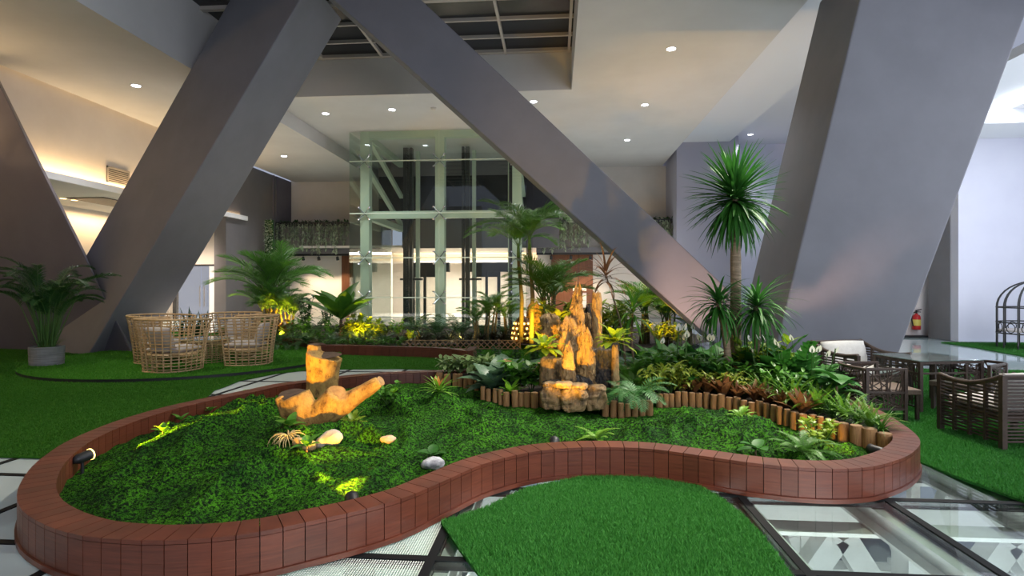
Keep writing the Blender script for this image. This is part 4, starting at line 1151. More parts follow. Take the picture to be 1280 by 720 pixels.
# ------------------------------------------------------------------ metal arbour, extinguisher, vent
ab = P(1296, 400, 13.4); ab.z = .012
t = thing('metal_arbour', 'black birdcage-like metal arbour seat at the far right wall', 'arbour', ab)
R0 = .74
for i in range(14):
    a = 2*PI*i/14; ca, sa = math.cos(a), math.sin(a)
    m = MB(); m.tube([(R0*ca,R0*sa,0),(R0*ca,R0*sa,1.0)]+[(R0*ca*math.cos(q),R0*sa*math.cos(q),1.0+.62*math.sin(q)) for q in np.linspace(.12,PI/2-.02,9)], .018, 6); m.build('hoop', 'black_metal', t)
for z in (.36, .62, .98):
    m = MB(); m.tube([(R0*math.cos(a),R0*math.sin(a),z) for a in np.linspace(0,2*PI,40)], .016, 6); m.build('ring', 'black_metal', t)
for i in range(14):
    a = 2*PI*(i+.5)/14; m = MB(); c = Vector((R0*.98*math.cos(a),R0*.98*math.sin(a),.49)); tg = Vector((-math.sin(a),math.cos(a),0))
    m.tube([c+tg*(.10*math.cos(q))+Vector((0,0,.11*math.sin(q))) for q in np.linspace(0,2*PI,16)], .010, 5); m.build('scroll', 'black_metal', t)
m = MB(); m.lathe([(.0,.40),(R0-.05,.40),(R0-.05,.44),(0,.44)], n=32, cap=False); m.build('bench_seat', 'cushion_grey', t)
M('red_paint', (.55,.02,.02), .35); M('label_yellow', (.75,.6,.12), .5)
ex = P(1154.5, 400, 16.3)
t = thing('fire_extinguisher', 'red fire extinguisher hanging on the pale door panel at right', 'fire extinguisher', (ex.x, dx.y-.02, EYE-(413-CY)*16.3/F))
m = MB(); m.lathe([(.0,0),(.10,.0),(.11,.02),(.11,.36),(.09,.42),(.04,.45),(.04,.48),(0,.48)], n=20, cap=False); cy_ = m.build('cylinder', 'red_paint', t, smooth=True)
m = MB(); m.lathe([(.112,.12),(.112,.30)], n=20, cap=False); m.build('label_band', 'label_yellow', cy_)
m = MB(); m.tube([(0,0,.48),(0,0,.55)], .025, 8); m.bar((-.02,0,.56),(.14,0,.60), .03); m.bar((-.02,0,.53),(.12,0,.52), .025); m.build('valve_handle', 'black_metal', t)
m = MB(); m.tube([(0,-.02,.52),(-.14,-.02,.5),(-.16,-.04,.3),(-.13,-.06,.1)], .018, 6); m.build('hose', 'black_metal', t)
c0 = AX(133,214,-13.44); c1 = AX(161,227,-13.44)
vt = thing('air_vent', 'slatted air vent on the cream wall above the left ledge', 'vent', (-13.44,(c0.y+c1.y)/2,(c0.z+c1.z)/2))
L2, H2 = abs(c1.y-c0.y)/2, .24
m = MB()
for a, b, c, d_ in ((-L2,L2,-H2,-H2+.04),(-L2,L2,H2-.04,H2),(-L2,-L2+.04,-H2,H2),(L2-.04,L2,-H2,H2)): m.box(0,.04,a,b,c,d_)
m.build('vent_frame', 'fascia_grey', vt)
m = MB()
for k in range(7): z = -H2+.07+k*.058; m.box(.005,.03,-L2,L2,z,z+.025)
m.build('vent_slats', 'fascia_grey', vt)
m = MB(); m.box(0,.004,-L2,L2,-H2,H2); m.build('vent_back', 'black_metal', vt)
m = MB(); a = G(102,247,4.29); b = G(148,251,4.29); m.box(a.x-.5, b.x+.1, a.y, a.y+3.2, 4.27, 4.295)
tag(m.build('air_slot', 'black_metal'), 'dark linear air slot in the soffit under the left ledge', 'vent')

# ------------------------------------------------------------------ garden spot lamps
YEL = (1, .53, .035)
def garden_lamp(px, py, z, target, label, pw, ang=45, col=YEL, off=(0,0,.0), ring=False):
    p = G(px, py, z)+Vector(off); pw *= 3.2; d = (Vector(target)-p).normalized()
    t = thing('garden_spotlight', label, 'spotlight', p)
    m = MB(); m.tube([(0,0,-.05),(0,0,.06)], .012, 8); m.lathe([(.035,-.05),(.035,-.04),(0,-.04)], n=12, cap=False); m.build('stake', 'black_metal', t)
    b = Vector((0,0,.08)); m = MB(); m.tube([b-d*.07, b-d*.03, b+d*.05, b+d*.075], [.022,.038,.040,.045], 14); hs_ = m.build('housing', 'black_metal', t, smooth=True)
    m = MB(); m.tube([b+d*.0755, b+d*.077], [.036,.036], 14); m.build('lens', 'lens_yellow', hs_)
    if ring: m = MB(); m.tube([b+d*.058, b+d*.066], [.044,.044], 14); m.build('gasket', 'lens_yellow', hs_)
    s = spot('lamp', b+d*.10, b+d*2, pw, col, ang, .85, .02); s.parent = t
    return t
# ------------------------------------------------------------------ leaf builders
leafmat('leaf_deep', (0.025, 0.12, 0.018), (0.05, 0.18, 0.025), .48, .2, 9, .25)
leafmat('leaf_green', (0.06, 0.2, 0.02), (0.11, 0.29, 0.03), .4, .25)
leafmat('leaf_bright', (0.14, 0.33, 0.025), (0.21, 0.42, 0.035), .4, .3)
leafmat('leaf_lime', (0.24, 0.38, 0.02), (0.34, 0.46, 0.03), .4, .3)
leafmat('leaf_yellow', (0.42, 0.44, 0.05), (0.16, 0.3, 0.03), .45, .3, 14)
leafmat('leaf_speckled', (0.34, 0.42, 0.17), (0.07, 0.2, 0.045), .4, .2, 45)
leafmat('leaf_silver', (0.15, 0.24, 0.15), (0.045, 0.13, 0.05), .35, .15, 30)
leafmat('leaf_bronze', (0.26, 0.11, 0.045), (0.14, 0.075, 0.03), .35, .2, 12)
leafmat('leaf_purple', (.030,.024,.018), (.018,.03,.012), .4, .15)
leafmat('leaf_dark', (0.016, 0.065, 0.015), (0.03, 0.09, 0.02), .4, .2)
leafmat('leaf_red', (.20,.045,.02), (.10,.06,.02), .4, .2)
leafmat('leaf_fern', (0.035, 0.15, 0.035), (0.07, 0.22, 0.055), .5, .25)
leafmat('leaf_palm', (0.05, 0.16, 0.022), (0.1, 0.25, 0.035), .4, .3)
leafmat('leaf_vine', (.22,.30,.16), (.48,.52,.40), .6, .2)
leafmat('petal_white', (.80,.76,.62), (.85,.84,.74), .5, .3)
leafmat('petal_pink', (.70,.25,.18), (.80,.42,.2), .5, .3)
leafmat('petal_orange', (.75,.25,.05), (.8,.35,.1), .5, .3)
M('stem_green', (.06,.14,.025), .5); M('stem_brown', (.20,.13,.07), .75, col2=(.12,.075,.04), scale=12, bmp=.4)
M('trunk_palm', (.17,.13,.05), .7, col2=(.10,.10,.035), scale=4, stretch=(1,1,9), bmp=.3)
M('trunk_tan', (.33,.24,.15), .75, col2=(.20,.14,.085), scale=6, stretch=(1,1,6), bmp=.6)
M('air_plant', (.62,.48,.20), .6)
PROF = {'lance': lambda t: math.sin(PI*min(1,t*.94+.03))**.8*(1-.25*t), 'ovate': lambda t: (math.sin(PI*t**.72))**.75 if 0 < t < 1 else .02,
        'strap': lambda t: min(1,.35+2.2*t)*min(1,(1-t)*4+.02), 'blade': lambda t: (1-t)**.55*min(1,.5+3*t)+.01, 'paddle': lambda t: min(1,(t*5)**.8+.1)*min(1,((1-t)*3.2)**.7+.02)}
def leaf(mb, base, az, el, L, w, droop=.8, prof='lance', n=6, fold=.25, wave=0, twist=0, petiole=0):
    base = Vector(base); pts, wid, nr = [], [], []; p = base.copy()
    side = Vector((-math.sin(az), math.cos(az), 0)); f = PROF[prof]
    if petiole:
        d = Vector((math.cos(az)*math.cos(el), math.sin(az)*math.cos(el), math.sin(el))); q = p+d*petiole
        mb.strip([p, p+d*petiole*.5+Vector((0,0,.02*petiole)), q], [.006+.0*L]*3, side); p = q.copy()
    for i in range(n+1):
        t = i/n; e = el-droop*t
        d = Vector((math.cos(az)*math.cos(e), math.sin(az)*math.cos(e), math.sin(e)))
        if i: p = p+d*(L/n)
        pts.append(p.copy()); wid.append(max(.0008, w*f(t))); nr.append(Vector((-math.cos(az)*math.sin(e), -math.sin(az)*math.sin(e), math.cos(e))))
    if wave: pts = [q+nr[i]*wave*math.sin(i*2.1+az*5) for i, q in enumerate(pts)]
    if twist: side = [(side*math.cos(twist*i/n)+nr[i]*math.sin(twist*i/n)) for i in range(n+1)]
    mb.strip(pts, wid, side, fold, nr)
    return pts[-1]
def frond(mb, sm, base, az, el, L, droop, ll, n=26, wl=.012, up=.35, bare=.18, r=.006, ang=.95, seed=0, hang=.5):
    """feather frond: rachis in sm, leaflets in mb"""
    rr = random.Random(seed); p = Vector(base); pts = [p.copy()]; ds = []
    N_ = 14
    for i in range(N_):
        e = el-droop*((i+.5)/N_)**1.15; d = Vector((math.cos(az)*math.cos(e), math.sin(az)*math.cos(e), math.sin(e))); p = p+d*(L/N_); pts.append(p.copy()); ds.append(d)
    ds.append(ds[-1]); sm.tube(pts, [r*(1-.8*i/N_) for i in range(N_+1)], 5, False)
    side = Vector((-math.sin(az), math.cos(az), 0))
    for k in range(n):
        t = bare+(1-bare)*(k+.5)/n; x = t*N_; i = min(int(x), N_-1); q = pts[i].lerp(pts[i+1], x-i); d = ds[i]; nrm = side.cross(d)*-1
        if nrm.z < 0: nrm = -nrm
        l = ll*(math.sin(PI*min(1,(.12+.86*(k+.5)/n)))**.6)*rr.uniform(.88,1.08)
        for s in (-1, 1):
            a = ang*(1-.45*t)+rr.uniform(-.08,.08)
            dd = (d*math.cos(a)+side*s*math.sin(a)+nrm*up*rr.uniform(.5,1.2)).normalized()
            m1 = q+dd*l*.5; m2 = q+dd*l+Vector((0,0,-hang*l*.45)); sd = (d-dd*d.dot(dd)).normalized()
            mb.strip([q, q+dd*l*.25, m1+Vector((0,0,-hang*l*.06)), m2], [wl*.5, wl, wl*.9, .0006], sd, .3, [nrm]*4)
def build_plant(name, cat, parts):
    t = thing(name, 'x', cat)
    for pn, mb, mat in parts:
        if isinstance(mb, list):
            for sub in mb:
                o = sub[0].build(pn, mat, t, smooth=True)
                if len(sub) > 1: sub[1].build('spadix', 'stem_green', o, smooth=True)
        elif mb.f: mb.build(pn, mat, t, smooth=True)
    return t
def mk_palm(seed, nf=11, h=1.0, trunk=0, L=.62, ll=.17, mat='leaf_palm', stems=4, spread=.07, cat='palm', name='areca_palm', nl=26, el0=1.45, el1=.75, droop=(.9,1.5), tmat='trunk_palm', wl=.011, hang=.5):
    def f():
        r = random.Random(seed); fo, ra, tr = MB(), MB(), MB()
        for s in range(stems):
            b = Vector((r.uniform(-spread,spread), r.uniform(-spread,spread), 0)) if stems > 1 else Vector((0,0,0))
            th = trunk*r.uniform(.75,1.0) if stems > 1 else trunk
            top = b+Vector((r.uniform(-.05,.05), r.uniform(-.05,.05), th))
            if th > .05: tr.tube([b, b.lerp(top,.5)+Vector((.012,0,0)), top], [.017,.014,.012], 8)
            k = max(3, nf//stems)
            for i in range(k):
                az = 2*PI*(i+.5*s)/k+r.uniform(-.35,.35); el = r.uniform(el1, el0)
                frond(fo, ra, top, az, el, L*r.uniform(.8,1.1), r.uniform(*droop), ll, nl, wl, seed=seed*100+s*20+i, hang=hang)
        return build_plant(name, cat, [('trunk', tr, tmat), ('frond_stalks', ra, 'stem_green'), ('fronds', fo, mat)])
    return f
def mk_rosette(seed, n=18, L=.6, w=.07, prof='strap', mat='leaf_bright', el=(.3,1.3), droop=(.5,1.0), wave=0, stem=0, name='leafy_plant', cat='plant', flower=None, fold=.25, z0=.04, n_seg=6, fmat='petal_orange'):
    def f():
        r = random.Random(seed); m, s, fl = MB(), MB(), MB()
        if stem: s.tube([(0,0,0),(.01,.01,stem*.5),(0,0,stem)], [.03,.022,.018], 8)
        for i in range(n):
            t = i/n; az = i*2.39996+r.uniform(-.2,.2); e = el[1]+(el[0]-el[1])*(1-t)+r.uniform(-.12,.12)
            leaf(m, (0,0,stem+z0*t), az, e, L*r.uniform(.75,1.1), w*r.uniform(.8,1.1), r.uniform(*droop), prof, n_seg, fold, wave)
        if flower:
            for i in range(flower):
                az = r.uniform(0, 6.28); leaf(fl, (0,0,stem+.1), az, 1.2, L*.55, w*.8, .3, 'lance', 4)
        return build_plant(name, cat, [('stem', s, 'stem_brown'), ('leaves', m, mat), ('flower', fl, fmat)])
    return f
def mk_shrub(seed, n=90, L=.18, w=.045, prof='ovate', mat='leaf_green', r0=.35, h=.85, flower=0, fmat='petal_pink', name='leafy_shrub', stems=7, droop=(.3,1.0)):
    """stems fanning from the foot with leaves along their upper part"""
    def f():
        r = random.Random(seed); m, s, fl = MB(), MB(), []; tips = []
        for i in range(stems):
            az = 2*PI*i/stems+r.uniform(-.4,.4); q = r.uniform(.25,1)*r0; hh = h*r.uniform(.7,1)
            a, b, c = Vector((0,0,0)), Vector((q*.4*math.cos(az), q*.4*math.sin(az), hh*.5)), Vector((q*math.cos(az), q*math.sin(az), hh))
            s.tube([a,b,c], [.012,.009,.006], 5, False); tips.append(c)
            for k in range(n//stems):
                t = r.uniform(.25,1)**.7; p = a.lerp(b, t*2) if t < .5 else b.lerp(c, t*2-1)
                leaf(m, p, r.uniform(0,2*PI), r.uniform(-.1,1.1), L*r.uniform(.6,1.15), w*r.uniform(.7,1.1), r.uniform(*droop), prof, 4, .2)
        for i in range(flower):
            c = tips[i % len(tips)]+Vector((0,0,.03)); fm = MB(); fl.append((fm,))
            for k in range(14):
                az = k*2.4; leaf(fm, c+Vector((.05*math.cos(az)*(k/14)**.5, .05*math.sin(az)*(k/14)**.5, .01)), az, .4, .06, .028, .3, 'ovate', 3)
        return build_plant(name, 'plant', [('stems', s, 'stem_green'), ('leaves', m, mat), ('flower_head', fl, fmat)])
    return f
def mk_lily(seed, n=24, flowers=3):
    def f():
        r = random.Random(seed); m, s, w = MB(), MB(), []
        for i in range(n):
            az = i*2.4+r.uniform(-.3,.3); el = r.uniform(.7,1.4); pt = r.uniform(.15,.45)
            d = Vector((math.cos(az)*math.cos(el), math.sin(az)*math.cos(el), math.sin(el))); q = d*pt
            s.tube([(0,0,0), q*.5+Vector((0,0,.02)), q], .007, 5, False)
            leaf(m, q, az, el*.7, r.uniform(.28,.42), r.uniform(.075,.11), r.uniform(.7,1.3), 'ovate', 6, .22)
        for i in range(flowers):
            az = r.uniform(-2.8,-.3) if i else -1.2; x, y, z = .18*math.cos(az)*(i*.6+.3), .18*math.sin(az)*(i*.6+.3), r.uniform(.92,1.18)
            s.tube([(0,0,.05),(x*.5,y*.5,z*.55),(x,y,z-.12)], .006, 5, False)
            fw, sx = MB(), MB(); w.append((fw, sx)); leaf(fw, (x,y,z-.12), az, 1.35, .15, .045, .45, 'ovate', 6, -.35)
            sx.tube([(x+.01*math.cos(az),y+.01*math.sin(az),z-.11),(x+.02*math.cos(az),y+.02*math.sin(az),z-.03)], .011, 6)
        return build_plant('peace_lily', 'plant', [('stalks', s, 'stem_green'), ('leaves', m, 'leaf_deep'), ('flower', w, 'petal_white')])
    return f
def mk_fern(seed, n=16, L=.7, ll=.13, mat='leaf_fern', nl=16, wl=.022, el=(.3,1.2), droop=(1.0,1.9), name='fern', up=.1, hang=.2, ang=1.15):
    def f():
        r = random.Random(seed); m, s = MB(), MB()
        for i in range(n):
            frond(m, s, (r.uniform(-.03,.03), r.uniform(-.03,.03), .02), i*2.4+r.uniform(-.2,.2), r.uniform(*el), L*r.uniform(.7,1.1), r.uniform(*droop), ll, nl, wl, up, .12, .005, ang, seed*50+i, hang)
        return build_plant(name, 'fern', [('stalks', s, 'stem_green'), ('fronds', m, mat)])
    return f
def mk_dragon(seed, trunk, n=120, L=.62, w=.020, r0=.05, bend=(0,0), lean=(0,0), mat='leaf_deep', droop=(.3,1.2), name='dragon_tree', n_side=0, el=(-.75,1.45), tmat='trunk_tan', extra=()):
    """real size in metres: bare trunk (trunk = height) under a head of sword leaves"""
    def f():
        r = random.Random(seed); m, s = MB(), MB()
        top = Vector((lean[0], lean[1], trunk)); mid = Vector((lean[0]*.5+bend[0], lean[1]*.5+bend[1], trunk*.5))
        pts = cr([Vector((0,0,0)), mid, top], 10)
        s.tube(pts, [r0*(1-.35*i/9+.07*math.sin(i*2.3+seed)) for i in range(10)], 10)
        for i in range(n):
            t = (i+.5)/n; az = i*2.39996+r.uniform(-.15,.15); e = el[1]+(el[0]-el[1])*(1-t)
            leaf(m, top+Vector((0,0,-.12+.16*t)), az, e, L*r.uniform(.75,1.05), w*r.uniform(.85,1.1), r.uniform(*droop)*(1-.45*t), 'blade', 7, .3)
        return build_plant(name, 'tree', [('trunk', s, tmat), ('leaf_head', m, mat)])
    return f
def pos(px, d, z=.2): p = P(px, 400, d); p.z = z; return p
PN = {}; HT_ = {}; PROTO0 = {}
def plant(key, maker, label, px, d, ytop, z=.2, rz=None, group=None, nominal=1.0, sxy=None):
    if z == .2: d = min(d, float(np.interp(px, [560,640,740,850,960,1040,1098,1128], [8.48,8.8,8.8,8.48,7.6,6.68,5.73,5.13]))-.36)
    p = pos(px, d, z); h = EYE-(ytop-CY)*d/F-z
    if key not in HT_:
        pr = maker(); zz = np.array([v.co.z for ch in pr.children for v in ch.data.vertices]); HT_[key] = float(np.percentile(zz, 99)); PROTO0[key] = pr
    s = h/HT_[key]
    if key in PROTO0: maker = lambda q=PROTO0.pop(key): q
    PN[key] = PN.get(key, 0)+1
    rz = PN[key]*2.1+px*.37 if rz is None else rz
    return place(key, maker, label, p, rz, (s*(sxy or 1), s*(sxy or 1), s), group)

# ------------------------------------------------------------------ dragon trees of the planted bed
def dragon(label, pxb, d, pytop, pxt, crown_px, seed, n, r0, bendpx=0, z=.2, el=(-.75,1.45), mat='leaf_deep', droop=(.3,1.1), w=.02, name='dragon_tree', tmat='trunk_tan'):
    p = pos(pxb, d, z); tr = EYE-(pytop-CY)*d/F-z; s = d/F
    t = mk_dragon(seed, tr, n, crown_px*s*.92, w, r0, (bendpx*s, 0), ((pxt-pxb)*s, 0), mat, droop, name, 0, el, tmat)()
    t.location = p; t.rotation_euler = (0,0,TH); t['label'] = label; return t
dragon('tall dragon tree with bare pale trunk and a round head of sword leaves', 917, 7.5, 246, 918.5, 78, 1, 270, .085, 2, el=(-1.0,1.5), w=.030)
dragon('short dragon tree on the left of the tall one, leaning slightly left', 909, 7.25, 378, 898, 58, 2, 110, .055, 5, el=(-.55,1.15), w=.022, droop=(1.0,1.8))
dragon('short dragon tree with a curved trunk right of the tall one', 931, 7.25, 382, 946, 66, 3, 120, .055, 7, el=(-.55,1.15), w=.022, droop=(1.0,1.8))
dragon('thin tall cane plant with drooping narrow leaves before the white wall', 783, 8.1, 343, 757, 48, 4, 30, .018, 6, el=(-.2,1.45), mat='leaf_bronze', droop=(.9,1.7), w=.022, name='cane_plant', tmat='stem_brown')
dragon('slim cane plant with a spreading head below the leaning column', 797, 7.7, 388, 791, 44, 5, 44, .018, -4, el=(-.4,1.4), mat='leaf_green', droop=(.8,1.6), w=.022, name='cane_plant', tmat='stem_brown')

# ------------------------------------------------------------------ palms
tall = mk_palm(11, 13, 1, 0, .95, .30, stems=1, name='tall_palm', nl=34, el0=1.5, el1=.55, droop=(.7,1.5), wl=.014)
def tall_palm(label, pxb, pxt, ytop_trunk, d, L, seed, z=.15):
    p = pos(pxb, d, z); h = EYE-(ytop_trunk-CY)*d/F-z; s = d/F; r = random.Random(seed); fo, ra, tr = MB(), MB(), MB()
    dx = (pxt-pxb)*s; tr.tube([(0,0,0),(dx*.4+.05,0,h*.5),(dx,0,h)], [.06,.05,.042], 10)
    cs = MB(); cs.tube([(dx,0,h),(dx,0,h+.35)], [.05,.03], 10)
    for i in range(15):
        az = i*2.4+r.uniform(-.3,.3); el = r.uniform(.8,1.5)
        frond(fo, ra, (dx,0,h+.25), az, el, L*r.uniform(.8,1.1), r.uniform(1.0,1.75), .42, 46, .0075, seed=seed*31+i, hang=.55)
    t = build_plant('tall_palm', 'palm', [('trunk', tr, 'trunk_palm'), ('crown_shaft', cs, 'stem_green'), ('frond_stalks', ra, 'stem_green'), ('fronds', fo, 'leaf_palm')])
    t.location = p; t.rotation_euler = (0,0,TH); t['label'] = label; return t
tall_palm('tall slender palm in front of the right steel post of the glass tower', 664, 662, 312, 13.2, 1.5, 21)
tall_palm('tall slender palm standing left of its twin before the glass tower', 651, 648, 322, 13.6, 1.35, 22)
plant('areca_a', mk_palm(5, 26, 1, .42, .46, .15, stems=6, spread=.06, nl=32, wl=.0034), 'bushy palm between the tall palms and the wooden door', 686, 13.0, 322, .15)
plant('areca_a', None, 'bushy palm lit gold under the edge of the leaning column', 836, 13.2, 366, .1)
plant('areca_a', None, 'palm with dark arching fronds against the white wall beside the column', 806, 13.4, 350, .1, .4)
plant('areca_a', None, 'low bushy palm lit gold at the foot of the leaning column', 862, 13.0, 390, .1)
plant('areca_b', mk_palm(8, 18, 1, .40, .50, .15, stems=5, spread=.07, nl=28, wl=.0042), 'small dark palm in front of the right lift door', 612, 14.2, 360, .15)
plant('areca_b', None, 'small dark palm left of the stone lantern', 634, 14.6, 372, .15)
plant('areca_b', None, 'low dark palm before the middle steel post', 596, 14.0, 378, .15)
plant('areca_c', mk_palm(9, 30, 1, .34, .38, .13, stems=5, spread=.05, nl=36, droop=(.8,1.6), wl=.0028, el1=.75), 'tall palm lit yellow beside the grey pier at the left', 347, 16.6, 306, .15)
plant('areca_c', None, 'lower yellow-lit palm spreading left over the rattan chair', 338, 15.6, 348, .15)
plant('areca_c', None, 'small yellow-lit palm right of the tall one by the pier', 358, 15.2, 362, .15)
# potted palm
def mk_potted():
    t = thing('potted_palm', 'x', 'potted plant')
    m = MB(); m.lathe([(.0,0),(.24,0),(.255,.015),(.258,.12),(.262,.13),(.262,.25),(.266,.26),(.268,.385),(.25,.39),(.245,.36),(0,.36)], n=28, cap=False); pot_ = m.build('pot', 'pot_grey', t, smooth=False)
    m = MB(); m.lathe([(.243,.365),(0,.375)], n=20, cap=False); m.build('potting_soil', 'soil', pot_)
    r = random.Random(7); fo, ra, st = MB(), MB(), MB()
    for i in range(54):
        az = i*2.4; b = Vector((.14*math.cos(az)*r.random(), .14*math.sin(az)*r.random(), .36)); el = r.uniform(1.2,1.5); l = r.uniform(.55,1.12)
        d = Vector((math.cos(az)*math.cos(el), math.sin(az)*math.cos(el), math.sin(el))); e = b+d*l
        st.tube([b, b.lerp(e,.5), e], [.013,.010,.007], 6, False)
        frond(fo, ra, e, az+r.uniform(-.5,.5), el-.1, r.uniform(.65,.95), r.uniform(1.1,2.0), .20, 30, .008, seed=i+400, hang=.5, bare=.05)
    for i in range(24): leaf(st, (.2*math.cos(i*2.4)*r.random(), .2*math.sin(i*2.4)*r.random(), .37), i*2.4, 1.0, .22, .012, .5, 'lance', 4)
    st.build('stalks', 'stem_green', t, smooth=True); ra.build('frond_stalks', 'stem_green', t); fo.build('fronds', 'leaf_dark', t); return t
M('pot_grey', (.30,.30,.29), .7, col2=(.18,.18,.175), scale=5, stretch=(.6,.6,14), bmp=.2)
p = pos(58.5, 10.3, .012); t = mk_potted(); t.location = p; t['label'] = 'large palm in a grey banded pot at the foot of the left columns'

# ------------------------------------------------------------------ left rear bed
plant('banana', mk_rosette(3, 11, .60, .125, 'paddle', 'leaf_green', (.7,1.35), (.1,.6), 0, .30, 'banana_plant', n_seg=9, fold=.3), 'large paddle-leaved plant in the middle of the left rear bed', 426, 14.4, 355, .15, 1.0, None, 1, 1.25)
plant('bush', mk_shrub(4, 130, .16, .04, 'lance', 'leaf_dark', .3, .9), 'dark round bush before the white wall panel left of the paddle-leaved plant', 384, 15.0, 371, .15)
plant('bush', None, 'dark bush just behind the paddle-leaved plant', 407, 15.6, 378, .15)
YL = [(446,392),(458,396),(470,398),(437,402),(480,403)]
for i, (px, y) in enumerate(YL): plant('gold_shrub', mk_shrub(6, 100, .22, .06, 'ovate', 'leaf_lime', .42, .75, name='golden_shrub'), 'golden-lit leafy shrub right of the paddle-leaved plant, %s of five' % ORD[i], px, 14.0+.15*(i%3), y, .15, None, 'golden shrubs of the left bed')
plant('gold_shrub', None, 'single golden-lit shrub in front of the middle tower post', 512, 13.9, 412, .15)
for i, (px, y) in enumerate(((322,398),(334,402),(347,400),(358,404))): plant('red_shrub', mk_shrub(7, 90, .2, .055, 'ovate', 'leaf_red', .4, .75, name='red_shrub'), 'reddish shrub behind the right rattan chair, %s from the pier' % ORD[i], px, 14.3, y, .15, None, 'reddish shrubs of the left bed')
for i in range(9):
    px = 352+i*15.5+rng.uniform(-3,3); plant('low_shrub' if i % 2 else 'low_fern', mk_shrub(8, 90, .2, .05, 'ovate', 'leaf_green', .5, .75, name='low_shrub') if i % 2 else mk_fern(2, 20, .8, .14, 'leaf_dark', 18, .010, name='low_fern'),
          ('low green shrub' if i % 2 else 'low dark fern')+' along the left rear curb, %s from the left' % ORD[i], px, 13.0+.3*(i%2), 406+rng.uniform(-4,6)+(6 if i > 3 else 0), .15, None, 'low plants along the left rear curb')
for i in range(13):
    px = 338+i*13+rng.uniform(-3,3); plant(('mid_shrub_b','low_fern','bush')[i % 3], mk_shrub(62, 120, .24, .06, 'ovate', 'leaf_green', .48, .8, name='green_shrub', stems=8), ('green shrub','dark fern','dark bush')[i % 3]+' in the second row of the left rear bed, %s from the pier' % ORD[i], px, 14.2+.3*(i%3), 398+rng.uniform(-5,5), .15, None, 'second row of the left rear bed')
for i in range(7):
    px = 408+i*15; plant('ground', mk_shrub(9, 100, .24, .07, 'ovate', 'leaf_green', .6, .7, name='ground_cover'), 'bright low ground cover right behind the rounded curb, %s from the left' % ORD[i], px, 12.75, 422+rng.uniform(-2,3), .12, None, 'ground cover behind the rounded curb', sxy=1.3)
for i in range(15):
    px = 497+i*13+rng.uniform(-3,3); plant('purple', mk_rosette(14, 46, .85, .045, 'blade', 'leaf_purple', (.35,1.4), (.6,1.3), name='dark_grass_plant'), 'dark purple strappy plant behind the bamboo lattice, %s from the left' % ORD[i], px, 13.85+.35*(i%2), 411+rng.uniform(-4,5)-(3 if i > 8 else 0), .12, None, 'dark strappy plants behind the lattice', .8)
for i in range(6):
    px = 520+i*27; plant('low_fern', None, 'low dark fern behind the dark strappy plants, %s from the left' % ORD[i], px, 15.0, 393+rng.uniform(-3,4), .12, None, 'low ferns before the tower')
for i, (px, y, d) in enumerate(((760,375,11.6),(778,385,11.4),(745,395,11.8),(822,400,12.4),(845,405,12.2),(700,385,12.6))):
    plant('gold_lance', mk_shrub(10, 110, .28, .05, 'lance', 'leaf_yellow', .35, .8, name='yellow_leaf_plant'), 'yellow-green plant behind the rockery and column foot, %s from the left' % ORD[[2,3,1,4,5,0][i]], px, d, y, .1, None, 'yellow-green plants behind the rockery')
plant('gold_lance', None, 'airy yellow-green plant left of the tallest spire behind the rockery', 695, 11.9, 372, .1)
# snake plants in the low box, one round plant beside them
for i, (px, y) in enumerate(((190,395),(200,384),(212,387),(221,388))):
    p = G(px, 430, .2); h = EYE-(y-CY)*depth(p)/F-.22; p.z = .22; p.y = bx0.y+.4
    h = EYE-(y-CY)*depth(p)/F-.22
    place('snake', mk_rosette(15, 9, 1.0, .05, 'blade', 'leaf_dark', (1.05,1.5), (-.1,.25), name='snake_plant', fold=.4), 'upright snake plant in the low box behind the rattan chairs, %s from the left' % ORD[i], p, i*1.3, h, 'snake plants in the low box')
p = G(250, 430, .2); p.z = .22; p.y = bx0.y+.38
place('box_shrub', mk_shrub(16, 70, .34, .11, 'ovate', 'leaf_green', .45, .6, name='round_shrub'), 'round green shrub in the low box seen between the rattan chairs', p, 0, .5)

# ------------------------------------------------------------------ planted bed: left of the rockery
for i, (px, y, d) in enumerate(((562,446,8.22),(574,447,8.28),(587,444,8.2),(600,443,8.0),(612,446,7.9))):
    plant('speckled', mk_shrub(20, 80, .34, .075, 'lance', 'leaf_speckled', .42, .6, name='speckled_shrub'), 'pale speckled shrub above the short rear log row, %s from the left' % ORD[i], px, d, y, .2, None, 'speckled shrubs at the left of the bed')
for i, (px, y, d) in enumerate(((613,458,7.0),(622,450,7.3),(634,447,7.55),(648,446,7.7))):
    plant('silver', mk_rosette(21, 14, .75, .2, 'ovate', 'leaf_silver', (.35,1.35), (.6,1.1), name='silver_leaf_plant'), 'silvery dark-leaved plant left of the pink flowers, %s from the left' % ORD[i], px, d, y, .2, None, 'silvery dark-leaved plants')
plant('flowering', mk_shrub(22, 80, .3, .12, 'ovate', 'leaf_green', .45, .75, 3, name='flowering_plant', stems=6), 'leafy plant with pink flower heads nearer the speckled shrubs', 646, 7.0, 449, .2)
plant('flowering', None, 'leafy plant with pink and yellow flower heads beside the rock basin', 665, 6.8, 452, .2)
plant('small_bright', mk_rosette(23, 14, .75, .16, 'lance', 'leaf_bright', (.4,1.4), (.4,.9)), 'small bright green rosette at the logs under the pink flowers', 638, 6.72, 474, .2)
for i, (px, y) in enumerate(((598,436),(622,434),(646,436),(668,430))):
    plant('bush', None, 'dark bush along the rear rim left of the rockery, %s from the left' % ORD[i], px, 8.25, y, .2, None, 'dark bushes along the rear rim')
